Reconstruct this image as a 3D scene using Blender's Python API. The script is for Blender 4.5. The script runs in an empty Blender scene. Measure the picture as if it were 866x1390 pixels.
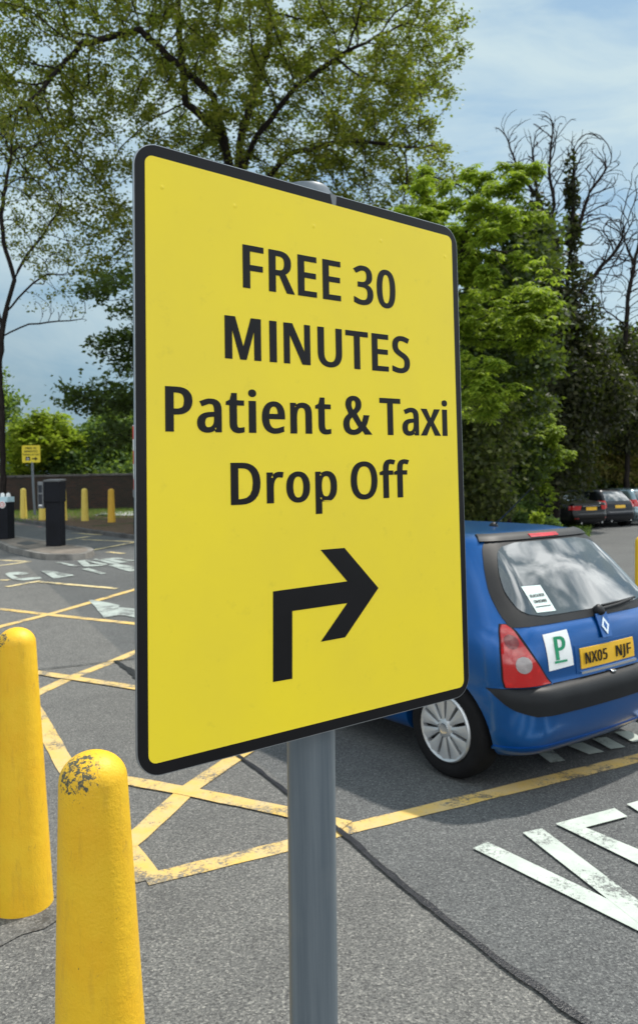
import bpy, bmesh, math, random, json
import numpy as np
from mathutils import Vector, Matrix
random.seed(7); rng = np.random.default_rng(11)
PI = math.pi
sc = bpy.context.scene
COL = sc.collection

# ------------------------------------------------------------------ viewpoint
FPX, CX, PY, HOR = 1100.0, 433.0, 650.0, 655.0      # focal length, principal point and horizon, in photo pixels
EYE = 1.72
roll = math.radians(1.15); pitch = math.atan((HOR - PY) / FPX)
cp, sp, cr, sr = math.cos(pitch), math.sin(pitch), math.cos(roll), math.sin(roll)
FWD = Vector((0, cp, sp)); U0 = Vector((0, -sp, cp)); X0 = Vector((1, 0, 0))
RIGHT = X0 * cr - U0 * sr; UP = X0 * sr + U0 * cr
CAMP = Vector((0, 0, EYE))
def ray(u, v):
    return RIGHT * ((u - CX) / FPX) + UP * ((PY - v) / FPX) + FWD
def at(u, v, d):
    r = ray(u, v); return CAMP + r * (d / r.y)
def slope_at(x, y):
    t = (x / max(y, .1) + .18) / .33; t = min(1, max(0, t)); t = t * t * (3 - 2 * t)
    return .028 * (1 - t) - .008 * t
def gz(x, y):
    if y < 8: return 0.0
    return slope_at(x, y) * (min(y, 45) - 8)
def G(u, v, h=0.0):
    r = ray(u, v); z = h
    for _ in range(80):
        t = (z - EYE) / r.z; p = CAMP + r * t
        if t < 0 or p.y > 200: p = CAMP + r * 100; break
        z = z * .4 + .6 * (gz(p.x, p.y) + h)
    return Vector((p.x, p.y, gz(p.x, p.y) + h))
def ground_under(u, d):
    p = at(u, 660, d); return Vector((p.x, p.y, gz(p.x, p.y)))

# ------------------------------------------------------------------ object helpers
def link(name, me, mats=None, parent=None):
    o = bpy.data.objects.new(name, me); COL.objects.link(o)
    if mats is not None:
        for m in (mats if isinstance(mats, (list, tuple)) else [mats]): me.materials.append(m)
    if parent is not None: o.parent = parent
    return o
def tag(o, label=None, cat=None, group=None, kind=None):
    if label: o['label'] = label
    if cat: o['category'] = cat
    if group: o['group'] = group
    if kind: o['kind'] = kind
    return o
def empty(name, loc, label, cat, rz=0, group=None):
    o = bpy.data.objects.new(name, None); COL.objects.link(o); o.location = loc; o.rotation_euler.z = rz
    o.empty_display_size = .2
    return tag(o, label, cat, group)
def bm_obj(name, bm, mat, parent=None, smooth=False, angle=None):
    bmesh.ops.recalc_face_normals(bm, faces=bm.faces)
    me = bpy.data.meshes.new(name); bm.to_mesh(me); bm.free()
    if smooth:
        for p in me.polygons: p.use_smooth = True
        if angle: me.set_sharp_from_angle(angle=math.radians(angle))
    return link(name, me, mat, parent)
def box(bm, c, s, bevel=0, rz=0, rx=0):
    r = bmesh.ops.create_cube(bm, size=1)
    M = Matrix.Translation(c) @ Matrix.Rotation(rz, 4, 'Z') @ Matrix.Rotation(rx, 4, 'X') @ Matrix.Diagonal((s[0], s[1], s[2], 1))
    bmesh.ops.transform(bm, matrix=M, verts=r['verts'])
    if bevel:
        es = list({e for v in r['verts'] for e in v.link_edges})
        bmesh.ops.bevel(bm, geom=es, offset=bevel, segments=2, affect='EDGES', profile=.7)
def lathe(bm, prof, n=32, M=None):
    rings = []
    for r, z in prof:
        if r < 1e-5: rings.append([bm.verts.new((0, 0, z))])
        else: rings.append([bm.verts.new((r * math.cos(2 * PI * k / n), r * math.sin(2 * PI * k / n), z)) for k in range(n)])
    vs = [v for R in rings for v in R]
    for a, b in zip(rings, rings[1:]):
        for k in range(n):
            k2 = (k + 1) % n
            if len(a) == 1 and len(b) > 1: bm.faces.new((a[0], b[k], b[k2]))
            elif len(b) == 1 and len(a) > 1: bm.faces.new((a[k], b[0], a[k2]))
            elif len(a) > 1: bm.faces.new((a[k], b[k], b[k2], a[k2]))
    if M is not None: bmesh.ops.transform(bm, matrix=M, verts=vs)
def tube(bm, pts, r, n=8, r2=None):
    pts = [Vector(p) for p in pts]; rings = []
    for i, p in enumerate(pts):
        d = (pts[min(i + 1, len(pts) - 1)] - pts[max(i - 1, 0)]).normalized()
        a = d.orthogonal().normalized() if i == 0 else (a - d * a.dot(d)).normalized()
        b = d.cross(a); rr = r if r2 is None else r + (r2 - r) * i / (len(pts) - 1)
        rings.append([bm.verts.new(p + (a * math.cos(2 * PI * k / n) + b * math.sin(2 * PI * k / n)) * rr) for k in range(n)])
    for A, B in zip(rings, rings[1:]):
        for k in range(n): bm.faces.new((A[k], A[(k + 1) % n], B[(k + 1) % n], B[k]))
    bm.faces.new(rings[0][::-1]); bm.faces.new(rings[-1])
def prism(bm, loops, z0, z1, M=None):
    """extrude one outline (list of 2D pts) from z0 to z1"""
    P = loops
    a = [bm.verts.new((x, y, z0)) for x, y in P]; b = [bm.verts.new((x, y, z1)) for x, y in P]
    n = len(P)
    bm.faces.new(a[::-1]); bm.faces.new(b)
    for k in range(n): bm.faces.new((a[k], a[(k + 1) % n], b[(k + 1) % n], b[k]))
    if M is not None: bmesh.ops.transform(bm, matrix=M, verts=a + b)
def np_mesh(name, V, quads):
    V = np.asarray(V, np.float32); F = np.asarray(quads, np.int32); k = F.shape[1]
    me = bpy.data.meshes.new(name); me.vertices.add(len(V)); me.vertices.foreach_set('co', V.ravel())
    me.loops.add(F.size); me.loops.foreach_set('vertex_index', F.ravel())
    me.polygons.add(len(F)); me.polygons.foreach_set('loop_start', np.arange(len(F), dtype=np.int32) * k)
    me.polygons.foreach_set('loop_total', np.full(len(F), k, np.int32))
    me.update(calc_edges=True); me.validate()
    return me

# ------------------------------------------------------------------ materials
def lin(r, g, b):
    f = lambda c: ((c / 255 + .055) / 1.055) ** 2.4 if c > 10 else c / 255 / 12.92
    return (f(r), f(g), f(b), 1)
class NT:
    def __init__(s, name):
        s.m = bpy.data.materials.new(name); s.m.use_nodes = True; s.t = s.m.node_tree
        s.b = s.t.nodes['Principled BSDF']; s.out = s.t.nodes['Material Output']
    def n(s, typ, **k):
        nd = s.t.nodes.new(typ)
        for a, b in k.items():
            if a.startswith('i_'):
                key = a[2:]; nd.inputs[int(key) if key.isdigit() else key.replace('_', ' ')].default_value = b
            else: setattr(nd, a, b)
        return nd
    def l(s, a, b): s.t.links.new(a, b)
    def coord(s, scale=(1, 1, 1), kind='Object'):
        tc = s.n('ShaderNodeTexCoord'); mp = s.n('ShaderNodeMapping'); mp.inputs['Scale'].default_value = scale
        s.l(tc.outputs[kind], mp.inputs['Vector']); return mp.outputs['Vector']
    def noise(s, vec, scale, detail=4, rough=.55, dist=0):
        nd = s.n('ShaderNodeTexNoise', i_Scale=scale, i_Detail=detail, i_Roughness=rough, i_Distortion=dist); s.l(vec, nd.inputs['Vector']); return nd.outputs['Fac']
    def ramp(s, fac, stops, interp='LINEAR'):
        r = s.n('ShaderNodeValToRGB'); r.color_ramp.interpolation = interp
        e = r.color_ramp.elements
        while len(e) < len(stops): e.new(.5)
        for el, (p, c) in zip(e, stops):
            el.position = p; el.color = c if isinstance(c, tuple) else (c, c, c, 1)
        s.l(fac, r.inputs['Fac']); return r.outputs['Color']
    def mix(s, fac, a, b, typ='MIX'):
        m = s.n('ShaderNodeMix', data_type='RGBA', blend_type=typ)
        for sock, v in ((m.inputs['Factor'], fac), (m.inputs['A'], a), (m.inputs['B'], b)):
            if hasattr(v, 'links') or hasattr(v, 'is_output'): s.l(v, sock)
            else: sock.default_value = v
        return m.outputs['Result']
    def math(s, op, a, b=None, clamp=False):
        m = s.n('ShaderNodeMath', operation=op, use_clamp=clamp)
        for i, v in ((0, a), (1, b)):
            if v is None: continue
            if hasattr(v, 'is_output'): s.l(v, m.inputs[i])
            else: m.inputs[i].default_value = v
        return m.outputs[0]
    def bump(s, h, strength=.3, dist=.01):
        b = s.n('ShaderNodeBump', i_Strength=strength, i_Distance=dist); s.l(h, b.inputs['Height']); s.l(b.outputs[0], s.b.inputs['Normal'])
    def col(s, c): s.l(c, s.b.inputs['Base Color']) if hasattr(c, 'is_output') else setattr(s.b.inputs['Base Color'], 'default_value', c)
    def set(s, **k):
        for a, b in k.items():
            s.b.inputs[a.replace('_', ' ')].default_value = b
        return s
def plain(name, c, rough=.5, metal=0, spec=.5, var=.12, vs=8, bump=0, bs=60, coat=0):
    """solid colour with slight procedural mottling"""
    t = NT(name); v = t.coord(); n = t.noise(v, vs, 5, .6)
    c = tuple(c[:3]) + (1,)
    lo = tuple(x * (1 - var) for x in c[:3]) + (1,); hi = tuple(min(1, x * (1 + var)) for x in c[:3]) + (1,)
    t.col(t.ramp(n, [(.3, lo), (.7, hi)])); t.set(Roughness=rough, Metallic=metal, Specular_IOR_Level=spec, Coat_Weight=coat)
    if bump: t.bump(t.noise(v, bs, 4), bump, .005)
    return t.m

def asphalt_nodes(t, v):
    """aggregate-speckled asphalt colour and height"""
    big = t.noise(v, .35, 5, .6); mid = t.noise(v, 2.4, 6, .65, .3); fine = t.noise(v, 95, 3, .75); gr = t.noise(v, 260, 2, .6)
    base = t.ramp(big, [(.3, (.072, .076, .079, 1)), (.7, (.112, .116, .118, 1))])
    # seam: right of the repair line the wearing course is the darker, newer one
    sep = t.n('ShaderNodeSeparateXYZ'); t.l(v, sep.inputs[0])
    a, b = G(457, 1127), G(666, 1298); d = (b - a).normalized(); nx, ny = -d.y, d.x; c0 = nx * a.x + ny * a.y
    side = t.math('SUBTRACT', t.math('ADD', t.math('MULTIPLY', sep.outputs[0], nx), t.math('MULTIPLY', sep.outputs[1], ny)), c0)
    msk = t.math('MULTIPLY', side, 30, True)       # 1 beyond the seam
    coarse = t.mix(msk, t.mix(.5, base, (.16, .155, .145, 1)), base)
    c1 = t.mix(t.ramp(mid, [(.42, .0), (.72, .6)]), coarse, t.mix(.5, coarse, (.05, .05, .052, 1)))
    sp1 = t.ramp(fine, [(.34, (.55, .55, .55, 1)), (.5, (.97, .97, .97, 1)), (.66, (1.5, 1.48, 1.42, 1))])
    stn = t.n('ShaderNodeTexVoronoi', i_Scale=130., feature='F1'); t.l(v, stn.inputs['Vector']); sx = t.n('ShaderNodeSeparateColor'); t.l(stn.outputs['Color'], sx.inputs[0])
    sp2 = t.ramp(sx.outputs[0], [(0., (.52, .52, .53, 1)), (.3, (.85, .85, .85, 1)), (.8, (1.1, 1.1, 1.08, 1)), (1., (1.8, 1.77, 1.7, 1))])
    c2 = t.mix(1.0, t.mix(1.0, c1, sp1, 'MULTIPLY'), sp2, 'MULTIPLY')
    c3 = t.mix(t.math('MULTIPLY', t.ramp(gr, [(.62, 0.), (.72, 1.)]), .45), c2, (.34, .33, .31, 1))
    vo = t.n('ShaderNodeTexVoronoi', i_Scale=1.1, feature='F1'); t.l(v, vo.inputs['Vector'])
    spot = t.ramp(t.math('ADD', vo.outputs['Distance'], t.math('MULTIPLY', t.noise(v, 14, 3), .12)), [(.085, 1.), (.12, 0.)])
    c4 = t.mix(t.math('MULTIPLY', spot, .6), c3, (.035, .035, .035, 1))
    h = t.math('ADD', t.math('MULTIPLY', fine, .7), t.math('MULTIPLY', gr, .5))
    return c4, h, mid, fine
def m_asphalt():
    t = NT('asphalt'); v = t.coord(); c, h, _, _ = asphalt_nodes(t, v); t.col(c); t.set(Roughness=.85, Specular_IOR_Level=.35); t.bump(h, .4, .005); return t.m
def m_paint(name, col, dirt, wear=.5):
    t = NT(name); v = t.coord(); c, h, mid, fine = asphalt_nodes(t, v)
    w = t.math('ADD', t.math('MULTIPLY', t.noise(v, 3.2, 5, .7, .4), .7), t.math('MULTIPLY', t.noise(v, 60, 4, .8), .45))
    k = t.ramp(w, [(wear + .11, 0.), (wear + .17, .85), (wear + .3, 1.)])
    pc = t.mix(t.ramp(t.noise(v, 7, 6, .7), [(.35, 0.), (.7, 1.)]), col, dirt)
    pc = t.mix(t.ramp(fine, [(.55, 0.), (.8, .3)]), pc, t.mix(.5, pc, (.1, .1, .1, 1)))
    t.col(t.mix(k, pc, c)); t.set(Roughness=.75); t.bump(h, .35, .004); return t.m
M = {}
M['asphalt'] = m_asphalt()
M['yellow_line'] = m_paint('yellow_line_paint', (.62, .41, .09, 1), (.55, .42, .22, 1), .485)
M['white_line'] = m_paint('white_line_paint', (.50, .55, .50, 1), (.36, .41, .37, 1), .51)
M['pale_yellow'] = m_paint('worn_line_paint', (.62, .55, .34, 1), (.6, .44, .16, 1), .47)
M['red_line'] = m_paint('faded_red_paint', (.30, .14, .12, 1), (.2, .12, .11, 1), .42)
M['tar'] = plain('bitumen_seal', (.016, .016, .018), .38, var=.5, vs=30, bump=.8, bs=120)
M['kerb'] = plain('kerb_stone', (.18, .17, .155), .85, var=.45, vs=3, bump=.5)
M['kerb_dark'] = plain('dark_kerb_stone', (.085, .082, .08), .85, var=.4, vs=3, bump=.5)
M['island'] = plain('island_paving', (.17, .145, .12), .9, var=.35, vs=2.5, bump=.5, bs=40)
M['cover'] = plain('iron_cover', (.06, .06, .06), .6, .5)
M['path'] = plain('pale_path', (.34, .34, .32), .9, var=.15)
def m_soil(name, a, b, g, gs):
    t = NT(name); v = t.coord(); n = t.noise(v, 9, 6, .7); n2 = t.noise(v, .8, 4, .6); f = t.noise(v, 60, 4, .8)
    c = t.mix(t.ramp(n, [(.35, 0.), (.7, 1.)]), a, b); c = t.mix(t.ramp(n2, [(gs, 0.), (gs + .12, 1.)]), c, g)
    c = t.mix(1., c, t.ramp(f, [(.3, .5), (.7, 1.5)]), 'MULTIPLY'); t.col(c); t.set(Roughness=.95, Specular_IOR_Level=.2); t.bump(f, .9, .03); return t.m
M['soil'] = m_soil('leaf_littered_soil', (.09, .06, .04, 1), (.19, .13, .085, 1), (.05, .075, .02, 1), .56)
M['verge'] = m_soil('verge_soil', (.04, .05, .015, 1), (.08, .09, .03, 1), (.11, .17, .035, 1), .45)
def m_brick():
    t = NT('dark_brick'); v = t.coord()
    mp = t.n('ShaderNodeMapping'); mp.inputs['Rotation'].default_value = (PI / 2, 0, 0); t.l(v, mp.inputs[0])
    b = t.n('ShaderNodeTexBrick', i_Scale=1, i_Mortar_Size=.012, i_Brick_Width=.23, i_Row_Height=.075)
    b.inputs['Color1'].default_value = (.06, .026, .018, 1); b.inputs['Color2'].default_value = (.022, .014, .012, 1); b.inputs['Mortar'].default_value = (.04, .035, .03, 1)
    t.l(mp.outputs[0], b.inputs['Vector'])
    c = t.mix(t.ramp(t.noise(v, 1.2, 6, .7), [(.35, 0.), (.7, .75)]), b.outputs['Color'], (.018, .02, .014, 1))
    t.col(c); t.set(Roughness=.9); t.bump(b.outputs['Fac'], .5, .01); return t.m
M['brick'] = m_brick()
def m_bollard(name, c1, c2, chip):
    t = NT(name); v = t.coord(); n = t.noise(v, 5, 5, .65); dr = t.noise(t.coord((1, 1, .18)), 26, 5, .7)
    c = t.mix(t.ramp(n, [(.35, 0.), (.7, 1.)]), c1, c2)
    c = t.mix(t.ramp(dr, [(.55, 0.), (.78, .45)]), c, (.38, .22, .03, 1))
    sp_ = t.ramp(t.noise(v, 75, 3, .8), [(.70, 0.), (.74, .8)]); c = t.mix(sp_, c, (.16, .11, .03, 1))
    if chip:   # flaked paint on one shoulder of the domed top, where the old black coat shows
        cx, cy, cz, r = chip
        tc = t.n('ShaderNodeTexCoord'); vm = t.n('ShaderNodeVectorMath', operation='DISTANCE'); t.l(tc.outputs['Object'], vm.inputs[0]); vm.inputs[1].default_value = (cx, cy, cz)
        near = t.ramp(t.math('DIVIDE', vm.outputs['Value'], r), [(.45, 1.), (1., 0.)])
        fl = t.noise(v, 95, 5, .75, .6)
        k = t.ramp(t.math('ADD', t.math('MULTIPLY', near, .20), fl), [(.685, 0.), (.70, 1.)])
        k2 = t.math('MULTIPLY', k, t.ramp(near, [(.0, 0.), (.1, 1.)]))
        c = t.mix(k2, c, t.mix(t.noise(v, 40), (.02, .025, .02, 1), (.16, .15, .09, 1)))
    t.col(c); t.set(Roughness=.5, Specular_IOR_Level=.4)
    sc2 = t.ramp(t.noise(t.coord((1, 1, .35)), 19, 6, .8, 1.2), [(.62, 0.), (.66, .5), (.72, .0)]); c = t.mix(sc2, c, (.45, .26, .03, 1)); t.col(c)
    t.bump(t.math('ADD', t.noise(v, 30, 3), t.math('MULTIPLY', t.noise(v, 160, 3), .6)), .32, .006); return t.m
def m_signface(name, c, dirt=.32, rough=.35):
    t = NT(name); v = t.coord(); n = t.noise(v, 3, 5, .6); st = t.noise(t.coord((1, 1, .25)), 30, 5, .7); sp_ = t.noise(v, 70, 3, .75)
    a = t.mix(t.math('MULTIPLY', t.ramp(n, [(.35, 0.), (.7, 1.)]), dirt), c, (c[0] * .78, c[1] * .76, c[2] * 2.2, 1))
    a = t.mix(t.math('MULTIPLY', t.ramp(st, [(.6, 0.), (.8, 1.)]), dirt), a, (c[0] * .6, c[1] * .6, c[2] * 1.2, 1))
    a = t.mix(t.ramp(sp_, [(.74, 0.), (.78, .7)]), a, (c[0] * .4, c[1] * .38, c[2], 1))
    t.col(a); t.set(Roughness=rough, Specular_IOR_Level=.35); return t.m
M['sign_yellow'] = m_signface('yellow_reflective_sheet', (.93, .73, .03, 1))
M['sign_yellow_far'] = m_signface('yellow_sign_sheet', (.75, .6, .03, 1), .1)
M['sign_black'] = plain('black_vinyl', (.007, .0065, .008), .38, spec=.22, var=.2)
M['aluminium'] = plain('bare_aluminium', (.36, .38, .40), .35, .9)
def m_pole():
    t = NT('grey_coated_steel'); v = t.coord(); st = t.noise(t.coord((1, 1, .03)), 40, 5, .7); n = t.noise(v, 8, 5, .6)
    c = t.mix(t.ramp(st, [(.35, 0.), (.7, 1.)]), (.10, .125, .15, 1), (.17, .20, .225, 1)); c = t.mix(t.ramp(n, [(.5, 0.), (.8, .4)]), c, (.2, .22, .23, 1))
    t.col(c); t.set(Roughness=.42, Metallic=.25); return t.m
M['pole'] = m_pole()
M['white_plastic'] = plain('white_plastic', (.72, .73, .72), .4)
M['black_case'] = plain('black_painted_steel', (.006, .007, .011), .6, var=.3, vs=3, spec=.2)
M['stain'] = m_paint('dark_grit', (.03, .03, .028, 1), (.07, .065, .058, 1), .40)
M['worn_white'] = m_paint('faded_white_paint', (.40, .45, .42, 1), (.28, .32, .3, 1), .45)
M['case_top'] = plain('grey_steel_lid', (.10, .105, .11), .5)
M['case_trim'] = plain('grey_trim', (.16, .17, .18), .4, .3)
M['pale_blue'] = plain('pale_blue_label', (.45, .62, .68), .5)
M['glassdark'] = plain('dark_screen', (.02, .022, .03), .1, spec=.7)
M['red'] = plain('red_paint', (.5, .04, .03), .4)
M['orange'] = plain('orange_plastic', (.75, .12, .02), .5)
M['rubber'] = plain('tyre_rubber', (.007, .007, .008), .85, spec=.2, var=.3, bump=.3)
M['hub_silver'] = plain('silver_wheel_paint', (.52, .54, .56), .32, .55, var=.06)
M['black_trim'] = plain('black_plastic_trim', (.010, .011, .013), .5, var=.25, spec=.25)
M['chrome'] = plain('chrome', (.8, .82, .84), .12, 1, var=.02)
M['plate_y'] = plain('yellow_plate', (.78, .45, .02), .4, var=.05)
M['white_card'] = plain('white_card', (.62, .74, .72), .5, var=.05)
M['white_sheet'] = plain('white_vinyl', (.82, .84, .84), .45, var=.04)
M['green'] = plain('green_vinyl', (.0, .25, .11), .45, var=.05)
M['under'] = plain('car_underbody', (.01, .01, .01), .9)
def m_carpaint(name, c, flake=.25, rough=.28, coat=.8):
    t = NT(name); v = t.coord(); n = t.noise(v, 900, 2, .5)
    lo = tuple(x * (1 - flake) for x in c) + (1,); hi = tuple(min(1, x * (1 + flake)) for x in c) + (1,)
    a = t.ramp(n, [(.35, lo), (.65, hi)]); du = t.ramp(t.noise(v, 3, 6, .7), [(.5, 0.), (.8, .05)]); a = t.mix(du, a, (.2, .2, .19, 1))
    t.col(a); t.set(Roughness=rough, Metallic=.6, Coat_Weight=coat, Coat_Roughness=.16, Specular_IOR_Level=.35); return t.m
def m_lamp(name, c, rough=.12):
    t = NT(name); v = t.coord(); w = t.n('ShaderNodeTexWave', i_Scale=38., bands_direction='Z'); t.l(v, w.inputs['Vector'])
    a = t.mix(t.math('MULTIPLY', w.outputs['Fac'], .35), c, tuple(x * .35 for x in c[:3]) + (1,)); n = t.noise(v, 14, 2); a = t.mix(t.ramp(n, [(.5, 0.), (.7, .5)]), a, tuple(min(1, x * 1.6) for x in c[:3]) + (1,))
    t.col(a); t.set(Roughness=rough, Coat_Weight=1., Coat_Roughness=.03); return t.m
M['lamp_red'] = m_lamp('red_lamp_lens', (.50, .006, .006, 1)); M['lamp_clear'] = m_lamp('clear_lamp_lens', (.34, .30, .30, 1)); M['lamp_dark'] = m_lamp('dark_red_lens', (.2, .008, .008, 1))
def m_carglass():
    t = NT('car_window_glass'); t.set(Roughness=.03, Specular_IOR_Level=.5, IOR=2.15, Coat_Weight=.5, Coat_Roughness=.02)
    v = t.coord(); n = t.noise(v, 2.2, 4, .6); t.col(t.ramp(n, [(.35, (.01, .014, .018, 1)), (.7, (.035, .045, .05, 1))])); t.bump(t.noise(v, 2.5, 2), .015, .02); return t.m
M['carglass'] = m_carglass()
def m_leaf(name, a, b, c, trans=.45):
    t = NT(name); gi = t.n('ShaderNodeNewGeometry'); r = gi.outputs['Random Per Island']
    col = t.ramp(r, [(0., a + (1,)), (.5, b + (1,)), (1., c + (1,))])
    t.col(col); t.set(Roughness=.55, Specular_IOR_Level=.25)
    tr = t.n('ShaderNodeBsdfTranslucent'); t.l(t.mix(.55, col, (.35, .5, .03, 1)), tr.inputs['Color'])
    mx = t.n('ShaderNodeMixShader'); mx.inputs[0].default_value = trans
    t.l(t.b.outputs[0], mx.inputs[1]); t.l(tr.outputs[0], mx.inputs[2]); t.l(mx.outputs[0], t.out.inputs['Surface']); return t.m
M['leaf_beech'] = m_leaf('fresh_beech_leaf', (.045, .05, .012), (.13, .13, .02), (.28, .26, .04), .40)
M['leaf_dark'] = m_leaf('dark_green_leaf', (.014, .024, .008), (.028, .048, .014), (.048, .08, .02), .25)
M['leaf_bright'] = m_leaf('bright_green_leaf', (.07, .12, .015), (.19, .27, .025), (.36, .44, .05), .46)
M['leaf_ivy'] = m_leaf('ivy_leaf', (.010, .013, .006), (.022, .026, .010), (.05, .05, .02), .12)
M['leaf_olive'] = m_leaf('olive_shrub_leaf', (.018, .026, .01), (.05, .06, .02), (.13, .14, .04), .28)
M['leaf_brown'] = m_leaf('bronze_leaf', (.07, .06, .02), (.13, .11, .03), (.2, .15, .05), .35)
M['leaf_lime'] = m_leaf('lime_green_leaf', (.11, .16, .015), (.22, .29, .025), (.34, .40, .045), .45)
M['leaf_mid'] = m_leaf('mid_green_leaf', (.05, .09, .03), (.08, .14, .045), (.12, .2, .06), .4)
def m_bark(name, c1, c2):
    t = NT(name); v = t.coord((1, 1, .25)); n = t.noise(v, 14, 6, .7); t.col(t.ramp(n, [(.35, c1 + (1,)), (.7, c2 + (1,))])); t.set(Roughness=.95, Specular_IOR_Level=.2); t.bump(n, .8, .04); return t.m
M['bark'] = m_bark('dark_bark', (.010, .008, .007), (.035, .028, .025)); M['bark_grey'] = m_bark('grey_bark', (.035, .028, .026), (.09, .075, .07))
# ------------------------------------------------------------------ ground
def grid_mesh(name, xs, ys, zf, mat, parent=None):
    nx, ny = len(xs), len(ys)
    V = [(x, y, zf(x, y)) for y in ys for x in xs]
    F = [(j * nx + i, j * nx + i + 1, (j + 1) * nx + i + 1, (j + 1) * nx + i) for j in range(ny - 1) for i in range(nx - 1)]
    return link(name, np_mesh(name, V, F), mat, parent)
xs = [-600, -300, -150, -90, -65] + [float(x) for x in range(-50, 51)] + [65, 90, 150, 300, 600]
ys = [-300, -100, -40, -15, -5, 0, 4] + [float(y) for y in range(8, 46)] + [50, 60, 80, 120, 200, 350, 700]
tag(grid_mesh('ground', xs, ys, gz, M['asphalt']), kind='structure')

def sub(pts, step=.5):
    out = [Vector(pts[0])]
    for a, b in zip(pts, pts[1:]):
        a, b = Vector(a), Vector(b); n = max(1, int((b - a).length / step))
        out += [a.lerp(b, k / n) for k in range(1, n + 1)]
    return out
def ribbon(bm, pts, w, h, jit=0):
    """painted line lying on the ground"""
    P = sub([(p[0], p[1], 0) for p in pts], .12); L = []; R = []
    for i, p in enumerate(P):
        d = (P[min(i + 1, len(P) - 1)] - P[max(i - 1, 0)]).normalized(); n = Vector((-d.y, d.x, 0))
        ww = w * (1 + random.uniform(-jit, jit))
        a = p + n * ww / 2; b = p - n * ww / 2
        L.append(bm.verts.new((a.x, a.y, gz(a.x, a.y) + h))); R.append(bm.verts.new((b.x, b.y, gz(b.x, b.y) + h)))
    for i in range(len(P) - 1): bm.faces.new((L[i], R[i], R[i + 1], L[i + 1]))
def flat_poly(bm, pts, h):
    P = [(p.x, p.y, gz(p.x, p.y) + h) for p in pts]
    try: bm.faces.new([bm.verts.new(p) for p in P])
    except ValueError: pass
def marking(name, lines, mat, w=.11, h=.004, polys=()):
    bm = bmesh.new()
    for k, ln in enumerate(lines): ribbon(bm, [G(*p) for p in ln], w, h + .0012 * (k % 6), .07)
    for k, pl in enumerate(polys): flat_poly(bm, [G(*p) for p in pl], h + .0008 * (k % 5))
    me = bpy.data.meshes.new(name)
    bmesh.ops.recalc_face_normals(bm, faces=bm.faces)
    for f in bm.faces:
        if f.normal.z < 0: f.normal_flip()
    bm.to_mesh(me); bm.free()
    return tag(link(name, me, mat), kind='structure')
# yellow box junction and hatching
marking('yellow_box_marking', [
    [(198, 1195.5), (387, 1149.5), (460, 1129), (866, 1029.5), (1000, 997)],
    [(40, 950), (61, 987), (88, 1038), (140, 1108), (192, 1180), (203, 1195)],
    [(319, 1029.5), (256, 1072.6), (186, 1137), (172, 1149)], [(400, 975), (319, 1029.5)],
    [(100, 1050), (173.7, 1061), (256, 1076), (387, 1103), (470, 1123)],
    [(30, 911), (53.9, 914.3), (93, 920.5), (183.6, 934.4), (300, 955)],
    [(20, 957), (55, 939.7), (95.4, 920.5), (181, 886.6), (330, 832)],
    [(-30, 824), (0, 827), (64.7, 834.4), (183.6, 847), (300, 861)],
    [(-30, 862), (0, 851.3), (76, 832), (180, 801.6), (240, 785)]], M['yellow_line'], .115)
marking('far_yellow_hatching', [
    [(-40, 758), (0, 760.5), (41.6, 762.4)], [(-40, 774), (0, 768), (41.6, 762.4)], [(-40, 787.5), (14, 787.8)],
    [(9, 797), (55.4, 789)], [(55.4, 790.5), (160, 799.5)], [(127, 747), (182, 736.6), (230, 727)],
    [(90, 733), (127, 727.4)], [(111, 732.5), (182, 735.5), (260, 739)], [(145.5, 749.4), (168.6, 751.6)], [(99, 723.8), (138.6, 726.4)]],
    M['pale_yellow'], .12)
marking('red_kerb_line', [[(8, 708.5), (58, 715.5)]], M['red_line'], .1)
# white lettering on the road, right foreground (seen from the far side) and left
o4 = lambda *P: [(440 + x / 2.033, 1000 + y / 2.033) for x, y in P]
o5 = lambda *P: [(x / 4.33, 700 + y / 4.33) for x, y in P]
marking('white_road_lettering', [], M['white_line'], polys=[
    o4((410, 313), (450, 295), (915, 518), (925, 572)), o4((547, 270), (600, 258), (935, 510), (905, 552)),
    o4((638, 246), (682, 240), (950, 352), (950, 400)), o4((640, 245), (800, 203), (836, 226), (700, 262)),
    o4((834, 192), (980, 150), (1010, 170), (865, 212)), o4((834, 192), (880, 190), (1060, 260), (1060, 300)),
    o4((578, 42), (626, 38), (664, 70), (624, 76)), o4((664, 26), (712, 20), (772, 46), (730, 53)),
    o4((738, 10), (778, 5), (830, 33), (790, 39)), o4((800, -8), (838, -12), (890, 14), (850, 20))], h=.0092)
marking('worn_white_lettering', [], M['worn_white'], polys=[
    o5((33, 345), (60, 334), (150, 333), (178, 342), (150, 350), (75, 352)), o5((33, 345), (75, 352), (118, 372), (85, 382), (62, 368)), o5((85, 382), (118, 372), (235, 362), (250, 372), (150, 384)),
    o5((243, 328), (275, 323), (345, 352), (318, 372)), o5((275, 323), (430, 350), (438, 357), (395, 360), (290, 335)), o5((318, 372), (345, 352), (395, 350), (400, 361)),
    o5((328, 277), (372, 277), (475, 299), (440, 303)),
    o5((456, 268), (500, 262), (532, 290), (495, 303)), o5((500, 262), (640, 288), (610, 294), (530, 275)), o5((532, 290), (620, 292), (600, 298), (495, 303)),
    o5((545, 258), (580, 254), (710, 285), (680, 291)), o5((580, 252), (640, 250), (760, 276), (700, 280)), o5((620, 249), (700, 250), (810, 268), (760, 270)),
    o5((482, 318), (520, 311), (626, 342), (598, 347)),
    o5((636, 294), (700, 288), (810, 305), (750, 308)), o5((690, 312), (800, 303), (830, 322), (760, 330)), o5((636, 294), (670, 292), (790, 322), (760, 330))], h=.0092)
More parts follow.
